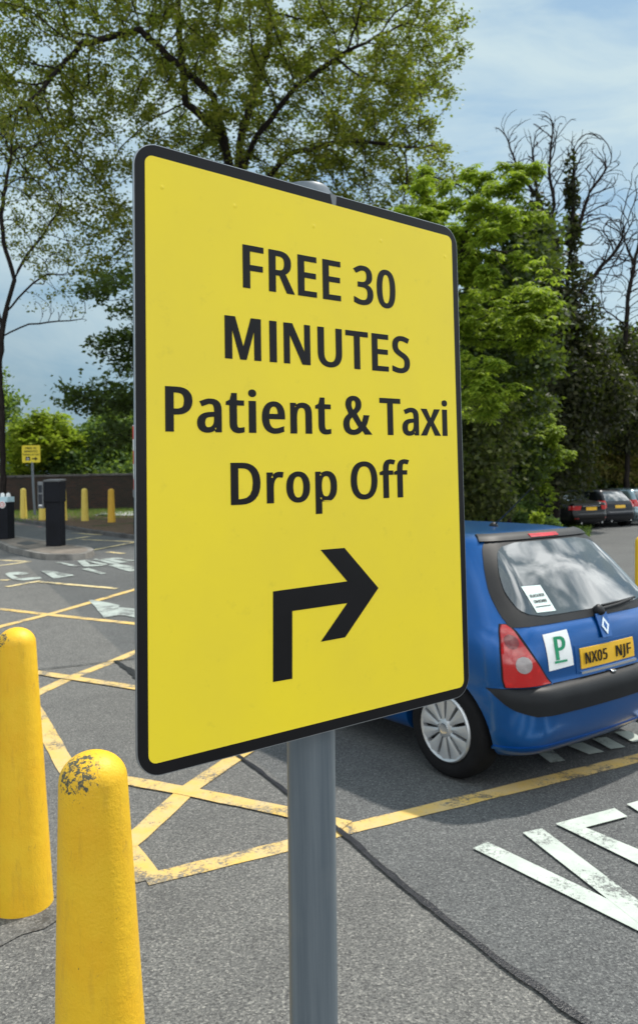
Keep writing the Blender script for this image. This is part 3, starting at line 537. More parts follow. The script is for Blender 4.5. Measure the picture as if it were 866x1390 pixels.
# ------------------------------------------------------------------ lettering
GL = json.loads(r'''{"&":[530,[[[187,-14],[151,-12],[117,-5],[87,6],[61,22],[39,42],[24,66],[14,94],[11,125],[15,159],[26,188],[45,212],[68,234],[96,253],[104,268],[79,314],[66,334],[59,357],[56,382],[61,415],[75,442],[98,465],[129,481],[164,491],[204,494],[242,491],[276,481],[305,465],[327,443],[340,416],[345,383],[341,355],[330,329],[311,307],[289,287],[264,269],[263,257],[351,144],[345,152],[353,167],[360,184],[383,247],[492,247],[476,210],[467,183],[456,157],[443,133],[428,111],[425,96],[538,-6],[401,-7],[350,47],[344,33],[319,17],[291,4],[260,-6],[225,-12]],[[192,302],[198,314],[215,328],[226,341],[233,354],[236,368],[238,383],[237,397],[234,408],[229,418],[223,425],[214,430],[202,431],[189,430],[179,425],[172,418],[167,409],[164,397],[162,383],[163,368],[166,355],[172,342],[180,328],[191,314]],[[189,53],[213,54],[234,59],[253,66],[270,76],[285,87],[278,94],[172,220],[166,209],[149,195],[136,181],[128,166],[123,148],[122,127],[124,106],[129,88],[138,73],[151,62],[168,55]]]],"0":[423,[[[191,-14],[148,-10],[109,3],[76,25],[51,55],[32,92],[19,135],[11,185],[9,240],[10,278],[13,313],[18,346],[26,376],[40,410],[59,440],[84,463],[115,481],[151,491],[192,494],[235,490],[273,477],[306,456],[332,426],[351,389],[365,346],[373,296],[375,240],[374,203],[371,168],[366,135],[358,106],[344,71],[325,41],[300,17],[269,0],[232,-11]],[[191,51],[215,56],[233,71],[247,96],[255,122],[262,155],[266,194],[267,240],[266,286],[262,325],[255,358],[247,384],[232,409],[215,424],[191,429],[167,424],[150,409],[136,384],[128,358],[121,325],[117,286],[116,240],[117,195],[121,155],[128,122],[136,96],[150,71],[167,56]]]],"1":[423,[[[157,-7],[157,335],[157,382],[161,404],[180,395],[157,375],[87,329],[26,380],[181,487],[262,487],[262,-7]]]],"2":[423,[[[8,-7],[8,52],[141,181],[201,245],[215,263],[226,281],[235,299],[241,317],[244,335],[245,355],[243,378],[238,396],[230,410],[218,420],[203,426],[184,429],[165,427],[148,424],[133,417],[117,408],[101,398],[65,380],[3,431],[44,451],[67,464],[93,476],[121,486],[152,492],[185,493],[220,491],[252,485],[281,473],[307,458],[327,438],[342,415],[351,388],[354,359],[352,333],[346,309],[336,285],[323,263],[308,241],[290,219],[224,150],[131,53],[131,61],[373,61],[373,-7]]]],"3":[423,[[[162,-14],[136,-13],[111,-11],[88,-8],[64,-3],[42,4],[6,15],[6,86],[60,72],[80,65],[101,58],[122,54],[143,51],[162,50],[197,53],[223,61],[240,74],[251,91],[257,112],[260,138],[257,163],[250,182],[236,196],[221,204],[202,210],[178,214],[149,215],[79,215],[79,280],[150,280],[183,283],[207,290],[225,303],[237,320],[244,340],[246,363],[245,383],[240,399],[232,412],[220,421],[204,427],[183,429],[161,428],[142,424],[126,418],[55,387],[-1,438],[39,455],[62,467],[88,478],[117,487],[149,492],[183,493],[221,491],[255,485],[285,474],[311,458],[336,432],[350,402],[355,367],[352,336],[341,308],[322,286],[298,268],[269,254],[256,247],[256,256],[274,250],[308,237],[335,219],[355,195],[366,168],[370,136],[367,108],[360,82],[347,58],[329,37],[305,19],[276,5],[251,-3],[224,-9],[194,-13]]]],"4":[423,[[[220,-7],[220,102],[-10,102],[-10,161],[227,489],[325,489],[325,169],[395,169],[395,102],[325,102],[325,-7]],[[118,169],[220,169],[220,313],[221,373],[222,412],[259,412],[252,388],[236,363]]]],"5":[423,[[[167,-14],[141,-13],[116,-11],[92,-7],[70,-2],[49,5],[18,15],[18,87],[70,73],[87,65],[107,59],[128,54],[148,52],[167,51],[196,54],[219,62],[238,75],[250,93],[258,117],[261,147],[259,174],[252,196],[241,214],[224,227],[199,235],[165,237],[125,234],[78,227],[29,249],[50,487],[336,487],[336,419],[144,419],[137,295],[139,299],[185,301],[223,299],[258,292],[290,280],[318,263],[341,241],[357,216],[367,186],[370,153],[367,117],[356,84],[339,55],[315,31],[284,11],[249,-3],[210,-11]]]],"A":[468,[[[-35,-7],[171,489],[258,489],[464,-7],[350,-7],[292,141],[135,141],[78,-7]],[[173,209],[256,209],[214,345],[207,364],[198,394],[214,408],[226,376],[215,345]]]],"B":[475,[[[41,-7],[41,487],[203,487],[246,485],[286,480],[320,471],[351,459],[376,442],[394,420],[405,393],[408,361],[405,333],[395,308],[379,286],[357,268],[329,255],[317,249],[317,257],[318,254],[339,248],[359,240],[378,230],[394,217],[407,201],[417,183],[423,161],[424,136],[421,104],[411,76],[394,51],[371,30],[342,14],[310,2],[273,-5],[234,-7]],[[150,283],[214,283],[248,285],[271,291],[283,301],[291,314],[296,332],[298,354],[295,376],[290,392],[281,405],[264,413],[239,419],[204,421],[150,421]],[[150,58],[221,58],[256,61],[280,69],[294,81],[304,98],[310,118],[312,141],[310,163],[304,181],[294,196],[279,208],[254,215],[217,218],[150,218]]]],"C":[463,[[[261,-14],[223,-12],[188,-6],[156,4],[126,17],[100,35],[78,55],[59,79],[44,107],[32,136],[23,169],[19,203],[17,240],[19,276],[24,310],[33,342],[46,372],[62,399],[82,423],[106,443],[133,461],[164,475],[197,485],[233,491],[271,493],[310,492],[347,486],[382,477],[436,462],[392,398],[323,418],[307,423],[289,425],[271,426],[239,423],[211,414],[188,398],[167,377],[151,350],[139,318],[131,281],[129,240],[131,198],[138,162],[150,130],[165,103],[184,81],[207,66],[236,57],[270,54],[326,59],[409,74],[409,7],[333,-9]]]],"D":[529,[[[41,-7],[41,487],[213,487],[250,485],[286,480],[319,471],[349,459],[377,444],[402,425],[424,403],[441,377],[456,349],[466,317],[471,282],[473,244],[469,186],[455,135],[432,92],[400,56],[359,28],[312,9],[258,-3],[200,-7]],[[150,59],[189,59],[268,71],[319,105],[350,162],[361,243],[359,286],[351,323],[338,354],[321,378],[300,396],[273,410],[241,418],[203,421],[150,421]]]],"E":[412,[[[41,-7],[41,487],[357,487],[357,419],[150,419],[150,284],[345,284],[345,217],[150,217],[150,60],[357,60],[357,-7]]]],"F":[387,[[[41,-7],[41,487],[357,487],[357,419],[150,419],[150,264],[344,264],[344,196],[150,196],[150,-7]]]],"G":[527,[[[270,-14],[232,-12],[196,-6],[163,3],[133,17],[106,34],[82,55],[62,78],[46,105],[33,135],[24,168],[19,202],[17,240],[19,277],[25,312],[35,344],[49,373],[68,400],[89,424],[115,445],[144,462],[176,476],[211,486],[249,491],[289,493],[317,493],[344,490],[370,486],[395,480],[419,473],[464,462],[423,397],[346,418],[327,422],[307,425],[287,426],[250,423],[218,414],[192,398],[170,377],[152,350],[139,318],[131,281],[128,240],[129,213],[132,187],[138,164],[145,142],[157,116],[173,94],[193,76],[211,66],[232,59],[257,54],[285,53],[335,56],[355,63],[355,192],[249,192],[249,260],[463,260],[463,13],[419,3],[392,-3],[364,-8],[335,-11],[304,-13]]]],"H":[536,[[[41,-7],[41,487],[150,487],[150,284],[347,284],[347,487],[456,487],[456,-7],[347,-7],[347,216],[150,216],[150,-7]]]],"I":[266,[[[3,-7],[3,41],[59,53],[59,425],[3,439],[3,487],[224,487],[224,439],[168,425],[168,53],[224,41],[224,-7]]]],"J":[222,[[[-2,-135],[-35,-132],[-76,-124],[-76,-59],[-26,-65],[-4,-67],[7,-66],[17,-61],[25,-53],[31,-41],[35,-30],[37,-15],[38,3],[38,487],[146,487],[146,7],[144,-26],[136,-55],[124,-80],[105,-100],[74,-119],[38,-131]]]],"K":[454,[[[41,-7],[41,487],[150,487],[143,257],[149,294],[190,339],[327,487],[459,486],[249,270],[463,-7],[332,-7],[171,218],[150,183],[150,-7]]]],"L":[390,[[[41,-7],[41,487],[150,487],[150,61],[359,61],[359,-7]]]],"M":[648,[[[41,-7],[41,487],[171,487],[319,94],[288,94],[439,487],[568,487],[568,-7],[460,-7],[460,295],[462,364],[464,413],[503,413],[343,-7],[260,-7],[102,413],[142,413],[144,365],[145,291],[145,-7]]]],"N":[549,[[[41,-7],[41,487],[148,487],[404,90],[368,90],[368,115],[366,162],[365,209],[365,487],[469,487],[469,-7],[362,-7],[105,391],[141,391],[143,340],[145,268],[145,-7]]]],"O":[563,[[[263,-14],[224,-12],[188,-6],[156,4],[126,18],[100,36],[77,57],[58,81],[43,108],[32,138],[23,170],[19,204],[17,241],[19,278],[23,312],[32,343],[43,373],[58,400],[77,424],[100,445],[126,462],[156,476],[189,486],[225,492],[263,494],[301,492],[335,486],[368,476],[397,462],[423,445],[445,424],[465,400],[480,373],[492,344],[501,312],[506,277],[508,240],[506,204],[501,169],[492,137],[480,107],[465,80],[445,56],[423,36],[397,18],[368,4],[335,-6],[300,-12]],[[263,53],[296,56],[324,65],[345,81],[363,102],[377,129],[387,161],[394,198],[396,240],[394,282],[387,319],[377,351],[363,378],[346,399],[324,414],[297,424],[263,427],[230,424],[202,414],[180,399],[163,378],[148,351],[138,319],[131,282],[129,240],[131,198],[138,161],[148,129],[162,102],[180,81],[202,65],[229,56]]]],"P":[445,[[[41,-7],[41,487],[193,487],[239,484],[280,477],[315,465],[345,448],[367,426],[384,401],[393,371],[396,339],[394,312],[387,286],[375,261],[358,238],[334,218],[305,202],[279,192],[250,185],[217,181],[181,180],[150,180],[150,-7]],[[150,246],[173,246],[204,247],[228,251],[248,258],[262,266],[275,283],[282,306],[285,336],[283,362],[276,383],[265,399],[248,411],[222,418],[186,421],[150,421]]]],"R":[456,[[[41,-7],[41,487],[198,487],[242,485],[281,478],[316,467],[345,451],[367,431],[384,406],[393,377],[396,343],[394,318],[389,296],[379,276],[367,259],[352,245],[336,233],[319,223],[302,215],[311,211],[451,-7],[323,-7],[207,191],[150,191],[150,-7]],[[150,256],[197,256],[229,259],[252,266],[267,278],[277,294],[283,315],[285,340],[283,367],[277,387],[267,401],[251,411],[227,418],[193,420],[150,420]]]],"S":[407,[[[166,-14],[138,-13],[112,-11],[87,-8],[64,-3],[43,3],[10,11],[10,84],[100,61],[122,57],[145,54],[168,53],[198,55],[220,62],[235,72],[245,86],[250,103],[253,123],[252,137],[250,148],[246,159],[241,168],[232,177],[221,186],[155,215],[125,227],[98,240],[74,255],[54,271],[33,297],[20,328],[16,364],[19,390],[27,413],[40,434],[58,451],[79,466],[104,478],[132,487],[162,492],[193,493],[221,493],[247,490],[271,486],[294,480],[315,474],[356,463],[321,399],[247,419],[229,423],[211,425],[193,426],[169,424],[152,418],[140,408],[132,396],[127,381],[126,363],[126,349],[129,337],[132,327],[137,318],[145,309],[156,301],[215,273],[242,263],[268,251],[290,239],[311,226],[328,211],[343,194],[353,175],[359,153],[361,128],[358,97],[347,68],[330,44],[306,23],[276,7],[243,-5],[206,-12]]]],"T":[412,[[[132,-7],[132,419],[-17,419],[-17,487],[390,487],[390,419],[241,419],[241,-7]]]],"U":[529,[[[243,-14],[197,-11],[156,-1],[120,15],[90,37],[66,64],[49,96],[40,131],[36,170],[36,487],[145,487],[145,169],[148,134],[156,106],[169,83],[188,66],[213,56],[247,53],[273,55],[294,61],[310,71],[322,85],[335,109],[343,137],[346,170],[346,487],[454,487],[454,169],[451,136],[444,105],[431,76],[413,50],[389,28],[360,10],[335,0],[307,-8],[276,-12]]]],"V":[441,[[[154,-7],[-34,487],[80,487],[194,174],[212,119],[201,77],[190,119],[209,176],[322,487],[437,487],[249,-7]]]],"W":[663,[[[117,-7],[-23,487],[90,487],[169,188],[183,128],[169,79],[155,131],[171,192],[261,487],[359,487],[452,190],[469,128],[455,80],[441,128],[456,189],[534,487],[647,487],[507,-7],[409,-7],[311,312],[300,351],[291,386],[310,401],[326,370],[310,310],[214,-7]]]],"X":[432,[[[-41,-7],[133,250],[-31,487],[93,487],[198,305],[302,487],[424,487],[260,251],[435,-7],[309,-7],[195,194],[80,-7]]]],"Y":[419,[[[136,-7],[136,182],[-40,487],[80,487],[190,259],[301,487],[421,487],[244,184],[244,-7]]]],"a":[415,[[[144,-14],[109,-11],[76,-2],[47,14],[24,36],[11,65],[7,100],[12,135],[30,165],[59,189],[88,203],[121,213],[159,219],[202,222],[241,224],[241,238],[239,264],[234,283],[228,296],[220,304],[207,309],[190,311],[174,310],[159,308],[144,303],[75,281],[40,339],[78,350],[98,357],[120,364],[144,369],[168,372],[194,373],[227,371],[258,366],[284,356],[308,342],[330,318],[342,285],[346,245],[346,-7],[260,-7],[249,44],[276,44],[266,28],[247,13],[227,1],[203,-7],[176,-12]],[[158,48],[182,51],[201,59],[218,72],[230,90],[237,114],[240,144],[240,168],[212,167],[174,163],[148,156],[132,147],[123,134],[118,118],[116,99],[118,83],[121,70],[126,61],[134,54],[144,50]]]],"e":[417,[[[210,-14],[174,-12],[140,-4],[108,8],[80,25],[56,46],[38,73],[27,96],[19,121],[14,148],[13,177],[14,206],[18,234],[25,259],[35,282],[52,309],[74,332],[100,350],[129,363],[161,371],[196,374],[229,372],[260,365],[288,353],[312,337],[333,317],[348,293],[360,266],[366,236],[369,204],[369,161],[125,161],[126,133],[134,103],[147,81],[164,64],[185,54],[214,51],[233,52],[252,54],[268,57],[352,79],[352,12],[280,-8],[258,-11],[235,-13]],[[128,223],[257,223],[257,243],[251,266],[242,285],[231,300],[217,308],[195,311],[175,308],[159,300],[146,286],[136,267],[128,244]]]],"f":[269,[[[49,-7],[49,307],[-14,307],[-14,347],[49,367],[49,383],[51,416],[58,445],[70,469],[87,488],[116,507],[151,517],[190,521],[234,517],[291,507],[260,447],[215,455],[191,458],[179,456],[172,451],[166,441],[161,427],[158,408],[156,383],[156,367],[247,367],[247,307],[156,307],[156,-7]]]],"i":[212,[[[87,412],[65,415],[45,424],[32,438],[28,457],[32,477],[45,491],[65,500],[87,502],[109,500],[128,491],[142,477],[146,457],[142,438],[128,424],[109,415]],[[33,-7],[33,367],[140,367],[140,-7]]]],"n":[453,[[[33,-7],[33,367],[125,367],[134,318],[105,318],[112,333],[132,348],[155,359],[180,368],[205,372],[230,374],[264,372],[294,366],[321,355],[345,341],[363,321],[375,297],[382,268],[385,235],[385,-7],[278,-7],[278,230],[274,266],[264,290],[248,305],[221,310],[192,306],[172,296],[159,279],[149,255],[143,224],[140,186],[140,-7]]]],"o":[445,[[[202,-14],[168,-11],[135,-4],[105,9],[78,26],[55,49],[37,76],[26,99],[19,124],[14,151],[13,181],[16,224],[25,262],[41,295],[64,323],[93,345],[126,361],[163,371],[204,374],[239,371],[272,364],[303,351],[330,334],[352,311],[370,285],[381,262],[388,237],[393,210],[394,181],[391,137],[382,99],[365,66],[342,37],[314,15],[280,-1],[243,-11]],[[203,50],[230,53],[249,65],[264,84],[273,103],[279,125],[283,151],[285,181],[283,210],[279,236],[273,258],[264,276],[249,295],[230,306],[203,310],[176,306],[157,295],[142,276],[134,258],[128,236],[123,210],[122,181],[124,151],[128,125],[134,103],[143,84],[157,65],[177,53]]]],"p":[451,[[[33,-168],[33,367],[126,367],[134,318],[105,318],[110,331],[127,345],[146,357],[170,366],[198,372],[229,374],[265,371],[298,362],[328,346],[354,325],[375,298],[389,264],[397,225],[400,181],[397,136],[389,98],[375,64],[354,36],[328,14],[298,-1],[264,-11],[228,-14],[198,-12],[171,-7],[147,3],[128,14],[111,27],[105,38],[138,38],[139,17],[140,-13],[140,-168]],[[219,50],[235,51],[247,57],[258,66],[267,78],[275,94],[282,112],[287,133],[290,156],[291,181],[290,210],[286,235],[279,257],[271,276],[258,295],[241,306],[217,310],[190,307],[172,297],[159,282],[150,259],[143,229],[140,192],[140,181],[141,150],[145,123],[151,101],[158,82],[171,64],[190,53]]]],"r":[316,[[[33,-7],[33,367],[127,367],[134,301],[102,301],[109,317],[126,335],[146,351],[169,364],[196,371],[224,374],[249,373],[294,369],[280,300],[238,304],[221,306],[207,304],[195,300],[182,292],[170,281],[160,268],[152,252],[146,234],[142,214],[140,192],[140,-7]]]],"t":[281,[[[168,-14],[146,-13],[126,-9],[106,-4],[86,5],[70,18],[56,33],[45,53],[40,77],[38,105],[38,307],[-13,307],[-13,347],[43,371],[68,450],[145,450],[145,367],[249,367],[249,307],[145,307],[145,106],[146,88],[150,73],[154,62],[160,55],[168,50],[178,49],[201,51],[252,58],[252,-1],[205,-11]]]],"x":[394,[[[-34,-7],[113,184],[-28,367],[98,367],[178,237],[257,367],[383,367],[242,184],[390,-7],[263,-7],[178,131],[91,-7]]]]}''')
GL['I'] = [212, [[[41, -7], [41, 487], [152, 487], [152, -7]]]]
GL['N'][1] = [[[41, -7], [41, 487], [180, 487], [372, 150], [372, 487], [469, 487], [469, -7], [336, -7], [138, 345], [138, -7]]]
GL['M'][1] = [[[41, -7], [41, 487], [190, 487], [305, 145], [420, 487], [568, 487], [568, -7], [465, -7], [465, 335], [350, -7], [260, -7], [145, 335], [145, -7]]]
def text_width(s, track=0, space=170):
    return sum(GL[c][0] + track if c != ' ' else space for c in s)
def text_curve(lines, extrude, name='lettering'):
    """lines: (string, fn(x_em, y_em) -> (u, v)); returns a mesh, one solid letterform per glyph"""
    cu = bpy.data.curves.new(name, 'CURVE'); cu.dimensions = '2D'; cu.fill_mode = 'BOTH'; cu.extrude = extrude
    for s, fn, track in lines:
        x = 0
        for c in s:
            if c == ' ': x += 170; continue
            adv, loops = GL[c]
            for L in loops:
                sp_ = cu.splines.new('POLY'); sp_.points.add(len(L) - 1)
                for q, (a, b) in zip(sp_.points, L):
                    X, Y = fn(x + a, b); q.co = (X, Y, 0, 1)
                sp_.use_cyclic_u = True
            x += adv + track
    o = bpy.data.objects.new(name, cu); COL.objects.link(o)
    dg = bpy.context.evaluated_depsgraph_get(); me = bpy.data.meshes.new_from_object(o.evaluated_get(dg)); bpy.data.objects.remove(o)
    me.materials.clear(); return me
def simple_text(s, size, cx, cy, track=0, width=None):
    """fn for centred text of cap height size"""
    w = text_width(s, track); k = size / 487; kx = k if width is None else width / w
    return (s, lambda a, b: (cx + (a - w / 2) * kx, cy + b * k), track)

# ------------------------------------------------------------------ the big yellow sign
SW, SH = .655, .86
yaw, pit, rol = [math.radians(a) for a in (-38.9, -1.41, -.12)]
# camera-frame pose (x right, y down, z forward) to world
def cam2w(x, y, z): return CAMP + RIGHT * x - UP * y + FWD * z
ca, sa, cb_, sb_, cc, sc_ = math.cos(yaw), math.sin(yaw), math.cos(pit), math.sin(pit), math.cos(rol), math.sin(rol)
Ry = Matrix(((ca, 0, sa), (0, 1, 0), (-sa, 0, ca))); Rx = Matrix(((1, 0, 0), (0, cb_, -sb_), (0, sb_, cb_))); Rz = Matrix(((cc, -sc_, 0), (sc_, cc, 0), (0, 0, 1)))
RR = Ry @ Rx @ Rz; ctr_c = Vector((.01, -.03, 1.291))
B = Matrix((RIGHT, -UP, FWD)).transposed()
su = (B @ RR @ Vector((1, 0, 0))).normalized(); sv = -(B @ RR @ Vector((0, 1, 0))).normalized(); sn = su.cross(sv).normalized()   # sn points to the camera
Sc = cam2w(*ctr_c)
def plane_px(u, v):
    r = ray(u, v); t = (Sc - CAMP).dot(sn) / r.dot(sn); p = CAMP + r * t - Sc
    return p.dot(su), p.dot(sv)
def hom(src, dst):
    A = []; b = []
    for (x, y), (u, v) in zip(src, dst):
        A += [[x, y, 1, 0, 0, 0, -u * x, -u * y], [0, 0, 0, x, y, 1, -v * x, -v * y]]; b += [u, v]
    h = np.append(np.linalg.solve(np.array(A, float), np.array(b, float)), 1).reshape(3, 3)
    return lambda x, y: (lambda q: (q[0] / q[2], q[1] / q[2]))(h @ np.array([x, y, 1.0]))
CORN = [plane_px(*p) for p in ((182.6, 188.7), (618.9, 311.6), (636.7, 942.6), (187.4, 1059.9))]
NOM = [(0, SH), (SW, SH), (SW, 0), (0, 0)]
warp = hom(NOM, CORN)          # nominal plate coordinates -> the real plate, which is a few mm out of square
pole_ax = at(420.5, 1040, 1.36)
sign = empty('road_sign', (pole_ax.x, pole_ax.y, 0), 'large yellow drop off sign with black border and right turn arrow on a grey pole', 'sign')
SM = Matrix.Translation(Sc) @ Matrix((su, sv, sn)).transposed().to_4x4()
TL = Matrix.Translation(-sign.location) @ SM
def rrect(x0, y0, x1, y1, r, n=10):
    P = []
    for cx_, cy_, a0 in ((x1 - r, y1 - r, 0), (x0 + r, y1 - r, 90), (x0 + r, y0 + r, 180), (x1 - r, y0 + r, 270)):
        for k in range(n + 1):
            a = math.radians(a0 + 90 * k / n); P.append((cx_ + r * math.cos(a), cy_ + r * math.sin(a)))
    return P
W_ = lambda P: [warp(*p) for p in P]
bm = bmesh.new(); prism(bm, W_(rrect(-.0009, -.0009, SW + .0009, SH + .0009, .036)), -.0045, -.0005)
plate = bm_obj('sign_plate', bm, M['aluminium'], sign); plate.matrix_local = TL
bm = bmesh.new(); prism(bm, W_(rrect(0.0003, 0.0003, SW - .0003, SH - .0003, .035)), -.0004, .0); o = bm_obj('black_border', bm, M['sign_black'], sign); o.matrix_local = TL
bm = bmesh.new(); prism(bm, W_(rrect(.0155, .0165, SW - .0145, SH - .0168, .0125)), .0001, .0006)
for (u, v) in ((170 + 165 / 3.308, 180 + 245 / 3.308), (170 + 492 / 3.308, 180 + 330 / 3.308), (400 + 85 / 3.308, 180 + 420 / 3.308), (400 + 385 / 3.308, 180 + 487 / 3.308), (400 + 672 / 3.308, 180 + 557 / 3.308)):
    a, b = plane_px(u, v); lathe(bm, [(.0036, 0), (.0028, .0003), (.0014, .0006), (0, .0007)], 16, Matrix.Translation((a, b, .0006)))
o = bm_obj('yellow_face', bm, M['sign_yellow'], sign, True, 30); o.matrix_local = TL
NP_ = lambda u, v: hom_px(u, v)
hom_px = hom([(182.6, 188.7), (618.9, 311.6), (636.7, 942.6), (187.4, 1059.9)], NOM)
def sign_line(s, lb, rb, cap_px, track=0):
    """lb, rb: photo pixels of the baseline left edge and right edge; cap_px: pixel above lb at cap height"""
    u0, v0 = hom_px(*lb); u1, v1 = hom_px(*rb); cap = hom_px(*cap_px)[1] - v0
    x0 = min(p[0] for L in GL[s[0]][1] for p in L); xe = text_width(s[:-1], track) + max(p[0] for L in GL[s[-1]][1] for p in L)
    kx = (u1 - u0) / (xe - x0); ky = cap / 494
    return (s, lambda a, b: tuple(warp(u0 + (a - x0) * kx, v0 + (v1 - v0) * (a - x0) / (xe - x0) + (b + 7) * ky)), track)
LN = [sign_line('FREE 30', (329.6, 390.2), (536.5, 419.8), (329.8, 331.8), 8),
      sign_line('MINUTES', (305.2, 486.3), (556, 507.0), (305.2, 427.9), 8),
      sign_line('Patient & Taxi', (224.4, 585.7), (607, 591.7), (224.4, 524), 4),
      sign_line('Drop Off', (313.3, 685.7), (555.6, 674.5), (313.3, 628.3), 6)]
for ln in LN:
    me = text_curve([ln], .0003); me.materials.append(M['sign_black']); o = link('lettering', me, None, sign); o.matrix_local = TL @ Matrix.Translation((0, 0, .0010))
bm = bmesh.new()
AR = [(370.3, 802.7), (370.3, 925.6), (396.2, 921), (396.2, 829.3), (470.9, 818.5), (435.1, 870.9), (467.9, 864.9), (512.9, 798), (466.9, 743.7), (434.8, 746.4), (470.9, 789)]
prism(bm, [plane_px(*p) for p in AR], .0007, .0013); o = bm_obj('arrow', bm, M['sign_black'], sign); o.matrix_local = TL
# pole
pt = at(414.8, 250, 1.345); pb = at(425.2, 1300, 1.345); dd = (pb - pt); base = pt + dd * ((pt.z + .3) / (pt.z - pb.z)); tp = at(414.8, 266, 1.345)
L_ = lambda p: Vector(p) - sign.location
bm = bmesh.new(); tube(bm, [L_(base), L_(base.lerp(tp, .5)), L_(tp)], .0398, 40); bm_obj('pole', bm, M['pole'], sign, True, 40)
Mp = Matrix.Translation(L_(tp)) @ (tp - base).to_track_quat('Z', 'Y').to_matrix().to_4x4()
bm = bmesh.new(); lathe(bm, [(.0425, -.02), (.0425, .004), (.038, .011), (.02, .016), (0, .017)], 40, Mp); bm_obj('pole_cap', bm, M['pole'], sign, True, 40)
for f in (.15, .85):
    a = Sc + sv * (SH * (f - .5)); ax = base.lerp(tp, 0); t_ = (a.z - base.z) / (tp.z - base.z); q = base.lerp(tp, t_)
    bm = bmesh.new(); Mc = Matrix.Translation(L_(q)) @ (tp - base).to_track_quat('Z', 'Y').to_matrix().to_4x4()
    lathe(bm, [(.0405, -.016), (.0435, -.016), (.0435, .016), (.0405, .016), (.0405, -.016)], 32, Mc)
    bm_obj('clamp', bm, M['aluminium'], sign, True, 40)
    bm = bmesh.new(); prism(bm, [(x_, y_) for x_, y_ in ((-.28, -.016), (.28, -.016), (.28, .016), (-.28, .016))], -.016, -.0055)
    o = bm_obj('channel_rail', bm, M['aluminium'], sign); o.matrix_local = TL @ Matrix.Translation((0, SH * (f - .5), 0))
bm = bmesh.new(); a, b = plane_px(453, 271); prism(bm, [(a - .003, b - .011), (a + .004, b - .009), (a + .006, b + .008), (a - .008, b + .009)], .0002, .0004); o = bm_obj('tape_scrap', bm, M['case_trim'], sign); o.matrix_local = TL

# ------------------------------------------------------------------ small far sign
p = ground_under(47.5, 30)
t = empty('car_park_sign', p, 'small square yellow sign on a thin grey post by the far kerb', 'sign')
pz = lambda v: at(43, v, 30).z - p.z
xo = at(43, 615, 30).x - p.x
bm = bmesh.new(); tube(bm, [(0, 0, -.1), (xo * .5, 0, pz(660)), (xo, 0.04, pz(606))], .045, 12); bm_obj('post', bm, M['pole'], t, True, 40)
cz = (pz(604.5) + pz(628)) / 2; hh = (pz(604.5) - pz(628)) / 2
bm = bmesh.new(); prism(bm, rrect(-.33, -hh, .33, hh, .04, 5), -.012, 0); Ms = Matrix.Translation((xo, -.02, cz)) @ Matrix.Rotation(math.radians(4), 4, 'Z') @ Matrix.Rotation(PI / 2, 4, 'X')
o = bm_obj('sign_plate', bm, M['sign_yellow_far'], t); o.matrix_local = Ms
for ln in (simple_text('FREE 30', .075, 0, .18), simple_text('MINUTES', .075, 0, .06), simple_text('Patient & Taxi', .062, 0, -.05)):
    me = text_curve([ln], .001); me.materials.append(M['sign_black']); o = link('lettering', me, None, t); o.matrix_local = Ms @ Matrix.Translation((0, 0, .003))
bm = bmesh.new()
prism(bm, rrect(-.20, -.24, -.04, -.10, .01, 3), .002, .005); prism(bm, [(.03, -.2), (.03, -.16), (.14, -.16), (.14, -.11), (.24, -.18), (.14, -.25), (.14, -.2)], .002, .005)
o = bm_obj('symbol', bm, M['sign_black'], t); o.matrix_local = Ms
bm = bmesh.new(); lathe(bm, [(.03, .0055), (.045, .0055), (.045, .007), (.03, .007)], 16, Matrix.Translation((-.12, -.19, 0))); box(bm, (-.13, -.14, .006), (.014, .06, .003)); box(bm, (-.105, -.16, .006), (.05, .012, .003))
o = bm_obj('wheelchair_symbol', bm, M['white_plastic'], t); o.matrix_local = Ms

# ------------------------------------------------------------------ traffic cone
p = ground_under(668, 24.5); p.z += .06
t = empty('traffic_cone', p, 'small orange traffic cone at the foot of the shrubs behind the blue car roof', 'traffic cone')
bm = bmesh.new(); box(bm, (0, 0, .02), (.36, .36, .04), .01); bm_obj('cone_base', bm, M['orange'], t)
bm = bmesh.new(); lathe(bm, [(.13, .04), (.035, .66), (.02, .68), (0, .68)], 24); bm_obj('cone_body', bm, M['orange'], t, True, 50)
bm = bmesh.new(); lathe(bm, [(.118, .13), (.096, .27)], 24); bm_obj('white_band', bm, M['white_plastic'], t, True)
# ------------------------------------------------------------------ cars: a body is a stack of rounded plan outlines, the panels follow the same surface
def pchip(xs_, ys_):
    xs_ = np.array(xs_, float); ys_ = np.array(ys_, float); h = np.diff(xs_); dl = np.diff(ys_) / h; d = np.zeros(len(xs_))
    d[0], d[-1] = dl[0], dl[-1]
    for i in range(1, len(xs_) - 1):
        if dl[i - 1] * dl[i] > 0: w1 = 2 * h[i] + h[i - 1]; w2 = h[i] + 2 * h[i - 1]; d[i] = (w1 + w2) / (w1 / dl[i - 1] + w2 / dl[i])
    def f(x):
        x = min(max(x, xs_[0]), xs_[-1]); i = min(int(np.searchsorted(xs_, x, 'right')) - 1, len(h) - 1); t = (x - xs_[i]) / h[i]
        return float(ys_[i] * (1 + 2 * t) * (1 - t) ** 2 + d[i] * h[i] * t * (1 - t) ** 2 + ys_[i + 1] * t * t * (3 - 2 * t) + d[i + 1] * h[i] * t * t * (t - 1))
    return f
